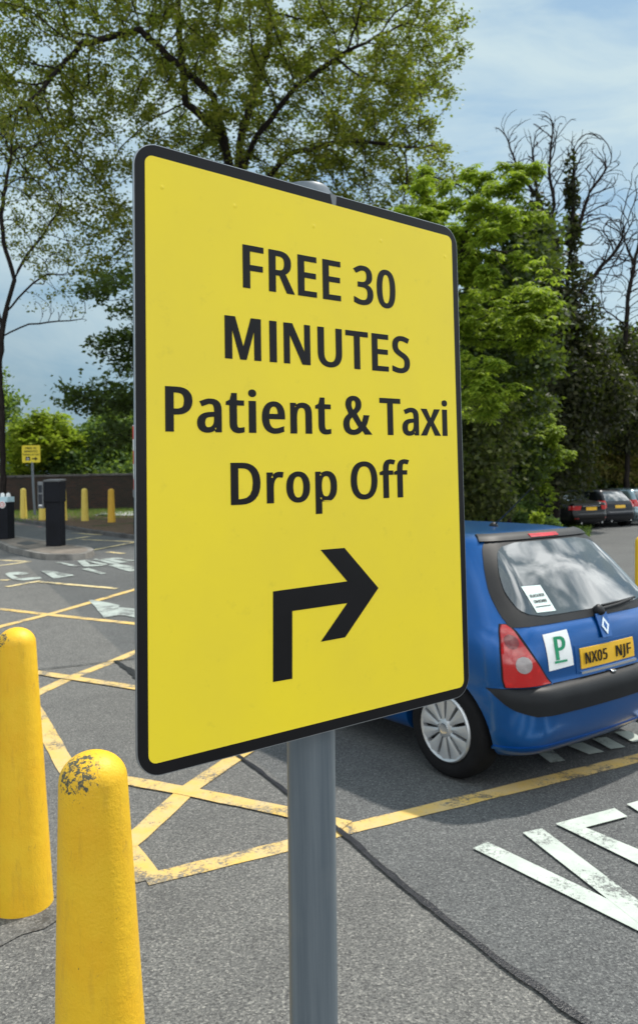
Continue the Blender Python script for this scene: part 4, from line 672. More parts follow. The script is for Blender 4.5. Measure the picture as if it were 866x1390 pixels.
class Shape:
    def __init__(s, rows, bulge=.055):
        c = list(zip(*rows)); s.f = [pchip(c[0], c[k]) for k in range(1, 6)]; s.z0, s.z1 = c[0][0], c[0][-1]; s.bulge = bulge
    def par(s, z): return [f(z) for f in s.f]
    def S(s, q, z):
        yr, yf, hw, rc, fc = s.par(z); rc = min(rc, hw * .9); sg = 1 if q >= 0 else -1; q = abs(q); a = hw - rc
        y1 = yr + s.bulge * (a / hw) ** 2
        if q <= a: x, y = q, yr + s.bulge * (q / hw) ** 2
        elif q <= a + rc * PI / 2: t = (q - a) / rc; x, y = a + rc * math.sin(t), y1 + rc * (1 - math.cos(t))
        else: x, y = hw, y1 + rc + (q - a - rc * PI / 2)
        return Vector((sg * x, y, z))
    def qy(s, y, z):    # plan parameter of the point on the side at length y
        yr, yf, hw, rc, fc = s.par(z); rc = min(rc, hw * .9); a = hw - rc; return y - (yr + s.bulge * (a / hw) ** 2 + rc) + a + rc * PI / 2
    def N(s, q, z):
        e = .004; n = (s.S(q + e, z) - s.S(q - e, z)).cross(s.S(q, min(z + e, s.z1)) - s.S(q, z - e)); n.normalize()
        return n if n.dot(s.S(q, z) - Vector((0, 1.4, .7))) > 0 else -n
    def loop(s, z, nr=10, nc=8, ns=26, nf=5):
        yr, yf, hw, rc, fc = s.par(z); rc = min(rc, hw * .9); fc = min(fc, hw * .9); a = hw - rc; y1 = yr + s.bulge * (a / hw) ** 2 + rc; yB = yf - fc
        P = [s.S(a * k / nr, z) for k in range(nr)] + [s.S(a + rc * PI / 2 * k / nc, z) for k in range(nc)]
        P += [Vector((hw, y1 + (yB - y1) * k / ns, z)) for k in range(ns)]
        P += [Vector((hw - fc + fc * math.cos(t), yB + fc * .8 * math.sin(t), z)) for t in [PI / 2 * k / nc for k in range(nc)]]
        P += [Vector(((hw - fc) * (1 - k / nf), yB + fc * .8 + .03 * (1 - (1 - k / nf) ** 2), z)) for k in range(nf + 1)]
        return P + [Vector((-p.x, p.y, p.z)) for p in P[-2:0:-1]]
    def body(s, nlev=46):
        bm = bmesh.new(); rings = []
        for k in range(nlev + 1):
            z = s.z0 + (s.z1 - s.z0) * k / nlev; rings.append([bm.verts.new(p) for p in s.loop(z)])
        n = len(rings[0])
        for A, B_ in zip(rings, rings[1:]):
            for k in range(n): bm.faces.new((A[k], A[(k + 1) % n], B_[(k + 1) % n], B_[k]))
        bm.faces.new(rings[0][::-1]); bm.faces.new(rings[-1]); return bm
    def patch(s, q0, q1, z0, z1, off, nq=14, nz=12, skirt=True):
        """panel standing off the body surface between q0(z) and q1(z)"""
        bm = bmesh.new(); g = []
        for j in range(nz + 1):
            z = z0 + (z1 - z0) * j / nz; a = q0(z) if callable(q0) else q0; b = q1(z) if callable(q1) else q1; row = []
            for i in range(nq + 1):
                q = a + (b - a) * i / nq; o_ = off; row.append(bm.verts.new(s.S(q, z) + s.N(q, z) * o_))
            g.append(row)
        for j in range(nz):
            for i in range(nq): bm.faces.new((g[j][i], g[j][i + 1], g[j + 1][i + 1], g[j + 1][i]))
        if skirt:
            r = bmesh.ops.extrude_edge_only(bm, edges=[e for e in bm.edges if e.is_boundary])
            vs = [v for v in r['geom'] if isinstance(v, bmesh.types.BMVert)]
            for v in vs: v.co += (Vector((0, 1.4, .75)) - v.co).normalized() * (off + .006)
        return bm
    def frame(s, q, z, off=0):
        n = s.N(q, z); u = (s.S(q + .02, z) - s.S(q - .02, z)).normalized(); v = n.cross(u)
        if v.z < 0: v = -v
        u = v.cross(n); M_ = Matrix((u, v, n)).transposed().to_4x4(); return Matrix.Translation(s.S(q, z) + n * off) @ M_
def tab(*rows):
    f = pchip([r[0] for r in rows], [r[1] for r in rows]); return f
def apply_cut(o, cutters):
    for c in cutters:
        m = o.modifiers.new('cut', 'BOOLEAN'); m.object = c; m.operation = 'DIFFERENCE'; m.solver = 'EXACT'; c.parent = o.parent
        dg = bpy.context.evaluated_depsgraph_get(); dg.update(); me = bpy.data.meshes.new_from_object(o.evaluated_get(dg)); o.modifiers.clear(); o.data = me
    for c in cutters: bpy.data.objects.remove(c)
def make_wheel(parent, x, y, r, side, fancy=True):
    t = bpy.data.objects.new('wheel', None); COL.objects.link(t); t.parent = parent; t.location = (x, y, r); t.rotation_euler = (random.uniform(0, 6) if not fancy else .35, 0, 0)
    MR = Matrix.Rotation(PI / 2 * side, 4, 'Y'); w = .09
    bm = bmesh.new(); k = r / .29
    lathe(bm, [(.185 * k, -w), (.245 * k, -w), (.272 * k, -w * .9), (.288 * k, -w * .6), (.29 * k, -w * .3), (.29 * k, w * .3), (.288 * k, w * .6), (.272 * k, w * .92), (.25 * k, w * 1.02), (.215 * k, w * .98), (.19 * k, w * .86), (.185 * k, w * .7)], 48, MR)
    bm_obj('tyre', bm, M['rubber'], t, True, 50)
    bm = bmesh.new(); R_ = .192 * k
    lathe(bm, [(0, w * .55), (R_, w * .55), (R_, -w)], 40, MR); bm_obj('wheel_well_disc', bm, M['under'], t)
    bm = bmesh.new()
    lathe(bm, [(R_ * 1.0, w * .6), (R_ * 1.01, w * .95), (R_ * .97, w * 1.06), (R_ * .90, w * 1.0), (R_ * .89, w * .6)], 48, MR)
    nsp = 11 if fancy else 5
    lathe(bm, [(R_ * .30, w * .6), (R_ * .30, w * .93), (R_ * .24, w * 1.02), (R_ * .10, w * 1.05), (0, w * 1.05)], 32, MR)
    for i in range(nsp):
        a = 2 * PI * i / nsp; h0, h1 = (.125, .235) if fancy else (.2, .25)
        pr = []
        for rr, ha in ((.27 * R_, .20 if fancy else .4), (.6 * R_, .205 if fancy else .28), (.93 * R_, .225 if fancy else .2)):
            pr.append((rr, ha))
        V0 = []; V1 = []
        for rr, ha in pr:
            for sg in (-1, 0, 1):
                aa = a + sg * ha; zz = w * (1.03 - .06 * abs(sg)); V1.append(bm.verts.new(MR @ Vector((rr * math.cos(aa), rr * math.sin(aa), zz)))); V0.append(bm.verts.new(MR @ Vector((rr * math.cos(aa), rr * math.sin(aa), w * .6))))
        for j in range(2):
            for q in range(2):
                bm.faces.new((V1[j * 3 + q], V1[j * 3 + q + 1], V1[j * 3 + q + 4], V1[j * 3 + q + 3]))
            bm.faces.new((V1[j * 3], V1[j * 3 + 3], V0[j * 3 + 3], V0[j * 3])); bm.faces.new((V1[j * 3 + 2], V1[j * 3 + 5], V0[j * 3 + 5], V0[j * 3 + 2]))
    bm_obj('hubcap', bm, M['hub_silver'], t, True, 35)
    bm = bmesh.new(); lathe(bm, [(R_ * .17, w * 1.04), (R_ * .16, w * 1.10), (R_ * .1, w * 1.085), (0, w * 1.085)], 24, MR); bm_obj('hub_centre', bm, M['chrome'], t, True, 40)
    return t
def arches(o, ys_, r, hw):
    cs = []
    for y in ys_:
        for s_ in (-1, 1):
            bm = bmesh.new(); bmesh.ops.create_cone(bm, cap_ends=True, segments=48, radius1=r, radius2=r, depth=.5)
            bmesh.ops.transform(bm, matrix=Matrix.Translation((s_ * (hw + .02), y, r * .86 - .005)) @ Matrix.Rotation(PI / 2, 4, 'Y'), verts=bm.verts)
            me = bpy.data.meshes.new('arch'); bm.to_mesh(me); bm.free(); c = bpy.data.objects.new('arch', me); COL.objects.link(c); cs.append(c)
    apply_cut(o, cs)
def finish_body(bm, mat, parent, ys_, r, hw):
    o = bm_obj('body', bm, mat, parent, True); arches(o, ys_, r, hw)
    for p in o.data.polygons: p.use_smooth = True
    o.data.set_sharp_from_angle(angle=math.radians(38)); return o
def car_text(lines, M_, mat, parent, name='lettering', ex=.0004):
    me = text_curve(lines, ex); me.materials.append(mat); o = link(name, me, None, parent); o.matrix_local = M_; return o

# ---- blue hatchback
CARP = [  # z, rear, front, half width, rear corner radius, front corner radius
    (.185, -.42, 2.95, .70, .20, .40), (.21, -.50, 3.05, .75, .24, .42), (.27, -.555, 3.13, .785, .27, .45), (.36, -.59, 3.17, .80, .30, .48), (.42, -.60, 3.19, .808, .31, .5),
    (.52, -.608, 3.20, .815, .31, .5), (.565, -.595, 3.20, .816, .31, .5), (.588, -.553, 3.19, .816, .28, .5), (.62, -.545, 3.18, .818, .26, .5), (.70, -.54, 3.14, .82, .26, .5),
    (.80, -.525, 3.02, .812, .26, .5), (.88, -.50, 2.75, .792, .25, .48), (.93, -.468, 2.40, .768, .24, .42), (1.0, -.415, 2.22, .735, .24, .36), (1.10, -.335, 2.02, .695, .24, .33),
    (1.20, -.25, 1.82, .655, .23, .30), (1.29, -.165, 1.62, .615, .22, .28), (1.345, -.11, 1.48, .58, .21, .26), (1.372, -.075, 1.40, .55, .2, .24), (1.385, -.02, 1.34, .52, .2, .24),
    (1.40, .16, 1.22, .46, .2, .22), (1.415, .45, 1.05, .32, .2, .2)]
blue = m_carpaint('blue_metallic_paint', (.0003, .088, .32), .3, .28, .65)
PSI = math.radians(37)
def place_car(name, label, x, y, psi, group=None):
    return empty(name, (x, y, gz(x, y)), label, 'car', psi, group)
CX_, CY_ = 1.335, 5.16
car = place_car('parked_car', 'blue metallic hatchback seen from its rear left corner beside the big yellow sign', CX_, CY_, PSI)
sh = Shape(CARP)
finish_body(sh.body(64), blue, car, (0, 2.47), .335, .80)
bm = bmesh.new(); box(bm, (0, 1.3, .42), (1.10, 2.9, .42)); bm_obj('underbody', bm, M['under'], car)
for y_, s_ in ((0, -1), (0, 1), (2.47, -1), (2.47, 1)): make_wheel(car, s_ * .715, y_, .29, s_)
# rear screen: black surround, then glass
sur = tab((.905, .70), (.95, .715), (1.05, .70), (1.15, .655), (1.25, .59), (1.33, .52), (1.352, .48))
P_ = lambda nm, a, b, z0, z1, off, mat, nq=18, nz=14, par=None: bm_obj(nm, sh.patch(a, b, z0, z1, off, nq, nz), M[mat] if isinstance(mat, str) else mat, par or car, True, 40)
tail = P_('rear_window_surround', lambda z: -sur(z), lambda z: sur(z), .905, 1.352, .004, 'black_trim', 26, 18)
gls = tab((.945, .46), (.965, .56), (1.0, .60), (1.06, .605), (1.15, .575), (1.24, .515), (1.295, .46), (1.318, .40), (1.330, .30))
P_('rear_window', lambda z: -gls(z), lambda z: gls(z), .945, 1.330, .0065, 'carglass', 26, 22)
spw = tab((1.345, .53), (1.375, .50), (1.392, .45))
P_('spoiler', lambda z: -spw(z), lambda z: spw(z), 1.342, 1.379, .012, 'black_trim', 24, 4)
P_('brake_light', -.135, .135, 1.347, 1.366, .016, 'lamp_red', 8, 2)
# tail lights wrap round the corners
lo_ = tab((.600, .79), (.64, .80), (.70, .80), (.78, .795), (.85, .78), (.895, .765), (.918, .742)); li_ = tab((.600, .525), (.64, .56), (.70, .60), (.78, .65), (.85, .685), (.90, .705), (.918, .722))
for s_ in (-1, 1):
    L = bm_obj('tail_light', sh.patch(lambda z: s_ * li_(z), lambda z: s_ * lo_(z), .600, .918, .012, 14, 20), M['lamp_red'], car, True, 50)
    bm_obj('light_surround', sh.patch(lambda z: s_ * (li_(z) - .012), lambda z: s_ * (lo_(z) + .010), .594, .924, .005, 14, 18), M['black_trim'], L, True, 50)
    cz_, cq_ = .715, .69
    def circ(r, sg): return lambda z: s_ * (cq_ + sg * math.sqrt(max(r * r - (z - cz_) ** 2, 1e-8)))
    bm_obj('reversing_lens', sh.patch(circ(.044, -1), circ(.044, 1), cz_ - .0435, cz_ + .0435, .0155, 8, 12), M['lamp_clear'], L, True, 50)
    cz_, cq_ = .835, .732
    bm_obj('brake_lens', sh.patch(circ(.036, -1), circ(.036, 1), cz_ - .0355, cz_ + .0355, .0155, 8, 10), M['lamp_dark'], L, True, 50)
# bumper band, seams
be = tab((.445, .66), (.48, .78), (.53, .86), (.575, .90), (.585, .90))
P_('bumper_trim', lambda z: -be(z), lambda z: be(z), .446, .583, .010, 'black_trim', 50, 8)
P_('lower_bumper_lip', -.86, .86, .252, .268, .006, blue, 40, 2)
sm = lambda nm, a, b, z0, z1, nq, nz: P_(nm, a, b, z0, z1, .0015, 'under', nq, nz)
sm('tailgate_seam', -.50, .50, .592, .597, 24, 1)
for s_ in (-1, 1):
    sm('tailgate_seam', lambda z: s_ * (li_(z) - .02), lambda z: s_ * (li_(z) - .014), .60, .91, 1, 14)
sm('door_seam', lambda z: -sh.qy(.62, z), lambda z: -sh.qy(.626, z), .3, 1.30, 1, 18); sm('door_seam', lambda z: sh.qy(.62, z), lambda z: sh.qy(.626, z), .3, 1.30, 1, 18)
sm('door_seam', lambda z: -sh.qy(1.95, z), lambda z: -sh.qy(1.956, z), .3, .92, 1, 18); sm('door_seam', lambda z: sh.qy(1.95, z), lambda z: sh.qy(1.956, z), .3, .92, 1, 18)
for s_ in (-1, 1):
    P_('side_window', lambda z: s_ * sh.qy(-.02 + .05 + max(0, (z - .97)) * .42 + .16, z), lambda z: s_ * sh.qy(.60, z), .965, 1.285, .005, 'carglass', 10, 8)
    P_('door_window', lambda z: s_ * sh.qy(.66, z), lambda z: s_ * sh.qy(1.95 - max(0, z - .97) * 1.15, z), .965, 1.29, .005, 'carglass', 12, 8)
    bm = bmesh.new(); box(bm, (s_ * .87, 1.82, 1.0), (.17, .09, .12), .03); bm_obj('wing_mirror', bm, M['black_trim'], car, True, 50)
    bm = bmesh.new(); box(bm, (s_ * .835, .78, .83), (.03, .16, .03), .01); bm_obj('door_handle', bm, blue, car, True, 50)
    P_('side_rubbing_strip', lambda z: s_ * sh.qy(.36, z), lambda z: s_ * sh.qy(2.10, z), .50, .55, .010, 'black_trim', 12, 2)
# windscreen and headlights
bm = bmesh.new(); vs = []
for z, k in ((.97, .70), (1.05, .66), (1.15, .61), (1.25, .56), (1.335, .50)):
    row = []
    for i in range(13):
        x_ = k * (i / 6 - 1); yr_, yf_, hw_, rc_, fc_ = sh.par(z); fc_ = min(fc_, hw_ * .9); a_ = hw_ - fc_; yb_ = yf_ - fc_ + .8 * fc_
        if abs(x_) <= a_: y_ = yb_ + .03 * (1 - (abs(x_) / a_) ** 2)
        else: y_ = yf_ - fc_ + .8 * fc_ * math.sqrt(max(0, 1 - ((abs(x_) - a_) / fc_) ** 2))
        row.append(bm.verts.new((x_, y_ + .006, z + .003)))
    vs.append(row)
for A, B_ in zip(vs, vs[1:]):
    for i in range(12): bm.faces.new((A[i], A[i + 1], B_[i + 1], B_[i]))
bm_obj('windscreen', bm, M['carglass'], car, True)
for s_ in (-1, 1):
    bm = bmesh.new(); bmesh.ops.create_uvsphere(bm, u_segments=20, v_segments=12, radius=1); bmesh.ops.transform(bm, matrix=Matrix.Translation((s_ * .60, 2.93, .66)) @ Matrix.Diagonal((.17, .14, .085, 1)), verts=bm.verts); bm_obj('headlight', bm, M['lamp_clear'], car, True)
# number plate, badge, stickers
P_('plate_recess', -.30, .30, .618, .772, .003, blue, 10, 4)
pl = P_('number_plate', -.262, .262, .640, .752, .009, 'plate_y', 12, 4)
def on_surface(q0, z0, off):
    return lambda a, b: (a, b)
mt = sh.frame(0, .696, .0135)
for ln in (simple_text('NX05', .062, -.128, -.030, 10, .225), simple_text('NJF', .062, .14, -.030, 10, .165)): car_text([ln], mt, M['sign_black'], pl)
P_('chrome_strip', -.27, .27, .612, .626, .016, 'chrome', 10, 2)
bm = bmesh.new(); Mf = sh.frame(0, .848, .012)
prism(bm, [(0, -.052), (.036, 0), (0, .052), (-.036, 0)], 0, .006, Mf); bd = bm_obj('badge', bm, M['chrome'], car)
bm = bmesh.new(); prism(bm, [(0, -.026), (.015, 0), (0, .026), (-.015, 0)], .0062, .0072, Mf); bm_obj('badge_centre', bm, blue, bd)
bm = bmesh.new(); prism(bm, [(-.047, -.065), (.047, -.065), (.055, .075), (-.055, .075)], -.008, .0, Mf); bm_obj('badge_mount', bm, blue, car)
bm = bmesh.new(); box(bm, (0, 0, .012), (.035, .022, .014), .004); bm.transform(sh.frame(0, .580, .005)); bm_obj('tailgate_lock', bm, M['chrome'], car)
def sheet(nm, q, z, w, h, off, mat, rot=0):
    bm = bmesh.new(); P = [sh.frame(q, z, 0)]
    g = []
    for j in range(5):
        row = []
        for i in range(5):
            a = (i / 4 - .5) * w; b = (j / 4 - .5) * h; a, b = a * math.cos(rot) - b * math.sin(rot), a * math.sin(rot) + b * math.cos(rot)
            n_ = sh.N(q + a, z + b); row.append(bm.verts.new(sh.S(q + a, z + b) + n_ * off))
        g.append(row)
    for j in range(4):
        for i in range(4): bm.faces.new((g[j][i], g[j][i + 1], g[j + 1][i + 1], g[j + 1][i]))
    return bm_obj(nm, bm, mat, car, True)
Q_P, Z_P = -.425, .765
pp = sheet('probationer_plate', Q_P, Z_P, .20, .195, .004, M['white_sheet'], .04)
car_text([('P', lambda a, b: ((a - 215) * .125 / 487 + .008, (b - 190) * .125 / 487), 0)], sh.frame(Q_P, Z_P, .0062), M['green'], pp)
bm = bmesh.new(); prism(bm, [(-.05, -.067), (.05, -.067), (.05, -.055), (-.05, -.055)], .005, .0062, sh.frame(Q_P, Z_P, 0)); bm_obj('green_strip', bm, M['green'], pp)
nt = sheet('window_notice', -.415, 1.03, .15, .135, .0095, M['white_card'], -.02)
for ln in (simple_text('BLACK BOX', .019, 0, .012, 8, .115), simple_text('ON BOARD', .019, 0, -.026, 8, .105)): car_text([ln], sh.frame(-.415, 1.03, .0125), M['black_case'], nt)
bm = bmesh.new(); prism(bm, [(-.06, -.052), (.06, -.052), (.06, -.048), (-.06, -.048)], .0112, .0122, sh.frame(-.415, 1.03, 0)); bm_obj('printed_rule', bm, M['black_case'], nt)
# rear wiper, aerial
bm = bmesh.new(); pv = sh.S(0.0, .925) + sh.N(0, .925) * .03; lathe(bm, [(.034, -.03), (.034, .004), (.022, .014), (0, .016)], 24, Matrix.Translation(pv) @ sh.N(0, .925).to_track_quat('Z', 'Y').to_matrix().to_4x4())
e = sh.S(.36, .945) + sh.N(.36, .945) * .035; tube(bm, [pv, pv.lerp(e, .5) + Vector((0, -.012, 0)), e], .012, 8, .007)
a = sh.S(.06, .948) + sh.N(.06, .948) * .016; b = sh.S(.44, .955) + sh.N(.44, .955) * .016; tube(bm, [a, a.lerp(b, .5) + Vector((0, -.006, 0)), b], .007, 6); bm_obj('rear_wiper', bm, M['black_trim'], car, True, 50)
bm = bmesh.new(); lathe(bm, [(.03, -.01), (.03, .012), (.012, .03), (0, .03)], 16, Matrix.Translation((0, .30, 1.402))); tube(bm, [(0, .30, 1.41), (0, .18, 1.50), (0, -.02, 1.66)], .005, 6, .003); bm_obj('aerial', bm, M['black_trim'], car, True, 50)
bm = bmesh.new(); tube(bm, [(.35, -.50, .24), (.35, -.60, .23)], .028, 16); bm_obj('exhaust_pipe', bm, M['chrome'], car, True, 50)

# ---- parked cars in the far row
SAL = [(.20, -.85, 3.5, .74, .22, .4), (.30, -.98, 3.62, .85, .28, .45), (.45, -1.02, 3.68, .88, .3, .5), (.55, -1.02, 3.68, .885, .3, .5), (.60, -.98, 3.66, .89, .26, .5), (.75, -.97, 3.6, .89, .26, .5),
       (.88, -.98, 3.3, .875, .26, .5), (.95, -.97, 2.7, .85, .25, .45), (.985, -.86, 2.5, .82, .24, .4), (1.01, -.45, 2.35, .76, .22, .36), (1.06, -.30, 2.25, .73, .22, .34), (1.2, 0, 1.9, .67, .24, .3), (1.33, .34, 1.55, .59, .24, .3), (1.37, .55, 1.4, .5, .2, .2), (1.385, .8, 1.2, .35, .2, .2)]
HAT = [(z, yr - .05, yf + .2, hw * 1.06, rc, fc) for z, yr, yf, hw, rc, fc in CARP]
HAT = [(z * 1.02, yr, yf, hw, rc, fc) for z, yr, yf, hw, rc, fc in HAT]
def far_car(kind, label, u, d, psi, paint, white_rear=False):
    rows = SAL if kind == 'saloon' else HAT; s2 = Shape(rows); p = ground_under(u, d)
    c = empty('parked_car', p, label, 'car', psi, 'cars parked in the far row'); wb_ = 2.75 if kind == 'saloon' else 2.6; hw = s2.par(.5)[2]
    off = -s2.par(.5)[0]
    # put the rear bumper, not the axle, at the given point
    c.location += Vector((-math.sin(psi) * off, math.cos(psi) * off, 0)); c.location.z = gz(c.location.x, c.location.y)
    finish_body(s2.body(30), paint, c, (0, wb_), .355, hw - .02)
    bm = bmesh.new(); box(bm, (0, 1.3, .42), (1.1, 3.2, .4)); bm_obj('underbody', bm, M['under'], c)
    for y_, s_ in ((0, -1), (0, 1), (wb_, -1), (wb_, 1)): make_wheel(c, s_ * (hw - .10), y_, .31, s_, False)
    f = lambda nm, a, b, z0, z1, o_, m, nq=10, nz=6: bm_obj(nm, s2.patch(a, b, z0, z1, o_, nq, nz), M[m] if isinstance(m, str) else m, c, True, 50)
    if kind == 'saloon':
        f('rear_window', -.56, .56, 1.05, 1.32, .006, 'carglass')
        for s_ in (-1, 1):
            f('tail_light', lambda z: s_ * (.52 - (z - .72) * .3), lambda z: s_ * .97, .72, .87, .012, 'lamp_red')
            f('bumper_reflector', lambda z: s_ * .62, lambda z: s_ * .80, .40, .44, .008, 'lamp_dark', 4, 2)
        f('number_plate', -.26, .26, .70, .82, .010, 'plate_y'); f('boot_trim', -.42, .42, .845, .862, .012, 'chrome', 8, 2)
        f('bumper_trim', -.55, .55, .26, .36, .008, 'black_trim'); f('side_window', lambda z: -s2.qy(.55, z), lambda z: -s2.qy(1.75 - (z - 1.06), z), 1.06, 1.30, .006, 'carglass')
    else:
        f('rear_window', lambda z: -.62 + (z - 1.0) * .4, lambda z: .62 - (z - 1.0) * .4, .98, 1.32, .006, 'carglass')
        for s_ in (-1, 1): f('tail_light', lambda z: s_ * (.66 - (z - .8) * .1), lambda z: s_ * .98, .74, 1.0, .012, 'lamp_red')
        f('number_plate', -.26, .26, .72, .83, .010, 'plate_y'); f('bumper_trim', -.8, .8, .30, .42, .008, 'black_trim')
        f('side_window', lambda z: -s2.qy(.25, z), lambda z: -s2.qy(1.75 - (z - 1.0), z), 1.0, 1.28, .006, 'carglass')
    for s_ in (-1, 1):
        bm = bmesh.new(); tube(bm, [(s_ * .5, s2.par(.3)[0] - .01, .25), (s_ * .5, s2.par(.3)[0] + .15, .25)], .035, 12); bm_obj('exhaust_pipe', bm, M['chrome'], c, True, 50)
    return c
pb_ = m_carpaint('black_car_paint', (.002, .002, .003), .2, .3, .4); pd = m_carpaint('dark_blue_car_paint', (.004, .006, .011), .2, .3, .4); ps = m_carpaint('silver_car_paint', (.22, .30, .34), .15, .25)
far_car('saloon', 'black saloon at the left end of the far parked row, half under the trees', 803, 29.2, math.radians(27), pb_)
far_car('hatch', 'dark blue hatchback between the black saloon and the silver car in the far row', 843, 30.4, math.radians(27), pd)
far_car('hatch', 'silver hatchback cut by the right edge at the end of the far row', 885, 31.4, math.radians(27), ps)
# ------------------------------------------------------------------ trees: branches grow towards points spread through the crown
def blob(u, v, ru, rv, d, rd, n, shell=0.0):
    """n points in an ellipsoid seen at pixel (u, v), ru x rv pixels wide, d metres away, rd metres deep"""
    c = at(u, v, d); k = d / FPX; P = rng.normal(size=(n, 3)); P /= np.linalg.norm(P, axis=1)[:, None]
    r = rng.uniform(shell, 1, n) ** (1 / 2.2); P *= r[:, None]; P *= (ru * k, rd, rv * k)
    return P + np.array(c)
def colonize(trunks, A, D=.35, di=3.0, dk=.7, iters=90, wob=.12, inert=.45, trop=0.):
    """space colonisation: returns nodes, parents"""
    N = []; Pa = []
    for tr in trunks:
        pr = -1
        for k, p in enumerate(tr):
            if k == 0: N.append(np.array(p)); Pa.append(-1 if not tr[0] is None else 0); pr = len(N) - 1; continue
            a = N[pr]; b = np.array(p); n = max(1, int(np.linalg.norm(b - a) / D))
            for j in range(1, n + 1): N.append(a + (b - a) * j / n + rng.normal(size=3) * wob * D * .5 * (j < n)); Pa.append(pr); pr = len(N) - 1
    # join the first nodes of later trunks to the nearest node of the first
    starts = [i for i, q in enumerate(Pa) if q == -1]
    for s_ in starts[1:]:
        d = [np.linalg.norm(N[i] - N[s_]) for i in range(starts[0], starts[1])]; Pa[s_] = starts[0] + int(np.argmin(d))
    alive = np.ones(len(A), bool); best = np.full(len(A), 1e9); bi = np.zeros(len(A), int)
    new = list(range(len(N))); nk = {}
    for it in range(iters):
        for i in new:
            d = np.linalg.norm(A - N[i], axis=1); m = d < best; best[m] = d[m]; bi[m] = i
        alive &= best > dk
        idx = np.where(alive & (best < di))[0]
        if len(idx) == 0:
            if not alive.any(): break
            di *= 1.4; new = []
            if di > 30: break
            continue
        dirs = A[idx] - np.array([N[j] for j in bi[idx]]); dirs /= np.linalg.norm(dirs, axis=1)[:, None]
        acc = {}
        for q_, j, v in zip(idx, bi[idx], dirs):
            if nk.get(j, 0) >= 3: alive[q_] = False; continue
            acc.setdefault(j, []).append(v)
        new = []
        for j, vs in acc.items():
            v = np.mean(vs, axis=0); l = np.linalg.norm(v)
            if l < .05: v = vs[0]; l = 1
            v = v / l
            if Pa[j] >= 0:
                pv = N[j] - N[Pa[j]]; pv = pv / (np.linalg.norm(pv) + 1e-9); v = v * .75 + pv * inert + np.array((0, 0, trop))
            v = v + rng.normal(size=3) * wob; v /= np.linalg.norm(v)
            q = N[j] + v * D
            N.append(q); Pa.append(j); new.append(len(N) - 1); nk[j] = nk.get(j, 0) + 1
    return np.array(N), np.array(Pa)
def radii(Pa, tip, power=2.4, rmax=None):
    n = len(Pa); acc = np.zeros(n); kids = np.zeros(n, int)
    for i in range(n - 1, -1, -1):
        if acc[i] == 0: acc[i] = tip ** power
        if Pa[i] >= 0: acc[Pa[i]] += acc[i]; kids[Pa[i]] += 1
    r = acc ** (1 / power)
    return (np.minimum(r, rmax) if rmax else r), kids
def branch_mesh(N, Pa, R, sides=5, rmin=0):
    V = []; F = []; kids = [[] for _ in N]
    for i, p in enumerate(Pa):
        if p >= 0: kids[p].append(i)
    def ring(c, d, r, ns):
        d = d / (np.linalg.norm(d) + 1e-9); a = np.cross(d, (0, 0, 1) if abs(d[2]) < .9 else (1, 0, 0)); a /= np.linalg.norm(a); b = np.cross(d, a)
        i0 = len(V)
        for k in range(ns):
            t = 2 * PI * k / ns; V.append(c + (a * math.cos(t) + b * math.sin(t)) * r)
        return i0
    # chains
    stack = [(i, -1) for i in range(len(N)) if Pa[i] < 0]
    while stack:
        s_, frm = stack.pop(); chain = ([frm] if frm >= 0 else []) + [s_]; cur = s_
        while kids[cur]:
            ks = sorted(kids[cur], key=lambda q: -R[q]); nx = ks[0]
            for q in ks[1:]: stack.append((q, cur))
            chain.append(nx); cur = nx
        if len(chain) < 2: continue
        ns = 10 if R[chain[-1 if frm < 0 else 1]] > .12 or frm < 0 and R[chain[0]] > .12 else sides
        r1 = R[chain[1]]
        prev = None
        for k, i in enumerate(chain):
            a = N[chain[max(k - 1, 0)]]; b = N[chain[min(k + 1, len(chain) - 1)]]
            r = r1 if (k == 0 and frm >= 0) else R[i]
            if k == len(chain) - 1: r *= .5
            cur_r = ring(N[i], b - a, r, ns)
            if prev is not None:
                for q in range(ns): F.append((prev + q, prev + (q + 1) % ns, cur_r + (q + 1) % ns, cur_r + q))
            prev = cur_r
    return V, F
def leaf_quads(C, size, asp=.6, flat=.0, droop=0.0):
    """one small folded-free quad per leaf centre"""
    n = len(C); a = rng.normal(size=(n, 3)); a[:, 2] = a[:, 2] * (1 - flat) - droop; a /= np.linalg.norm(a, axis=1)[:, None]
    h = rng.normal(size=(n, 3)); h[:, 2] += flat * 2.5; b = np.cross(a, h); b /= np.linalg.norm(b, axis=1)[:, None] + 1e-9
    s = size * rng.uniform(.6, 1.25, n)[:, None]; a = a * s; b = b * s * asp * .5
    V = np.empty((n, 4, 3)); V[:, 0] = C; V[:, 1] = C + a * .45 + b; V[:, 2] = C + a; V[:, 3] = C + a * .45 - b
    return V.reshape(-1, 3), np.arange(n * 4).reshape(-1, 4)
def palm_quads(C, size):
    """palmate leaves: five to seven drooping leaflets round each centre"""
    Vs = []
    for k in range(6):
        n = len(C); t = 2 * PI * k / 6 + rng.uniform(-.2, .2, n); ph = rng.uniform(0, 2 * PI, n) * 0 + rng.uniform(-.3, .3, n)
        d = np.stack([np.cos(t), np.sin(t), -.45 + ph], 1); d /= np.linalg.norm(d, axis=1)[:, None]; w = np.stack([-np.sin(t), np.cos(t), ph], 1)
        s = size * rng.uniform(.75, 1.2, n)[:, None]; V = np.empty((n, 4, 3)); V[:, 0] = C; V[:, 1] = C + d * s * .65 + w * s * .2; V[:, 2] = C + d * s + np.array((0, 0, -.12)) * s; V[:, 3] = C + d * s * .65 - w * s * .2
        Vs.append(V)
    V = np.concatenate([v[:, None] for v in Vs], 1).reshape(-1, 3)
    return V, np.arange(len(V)).reshape(-1, 4)
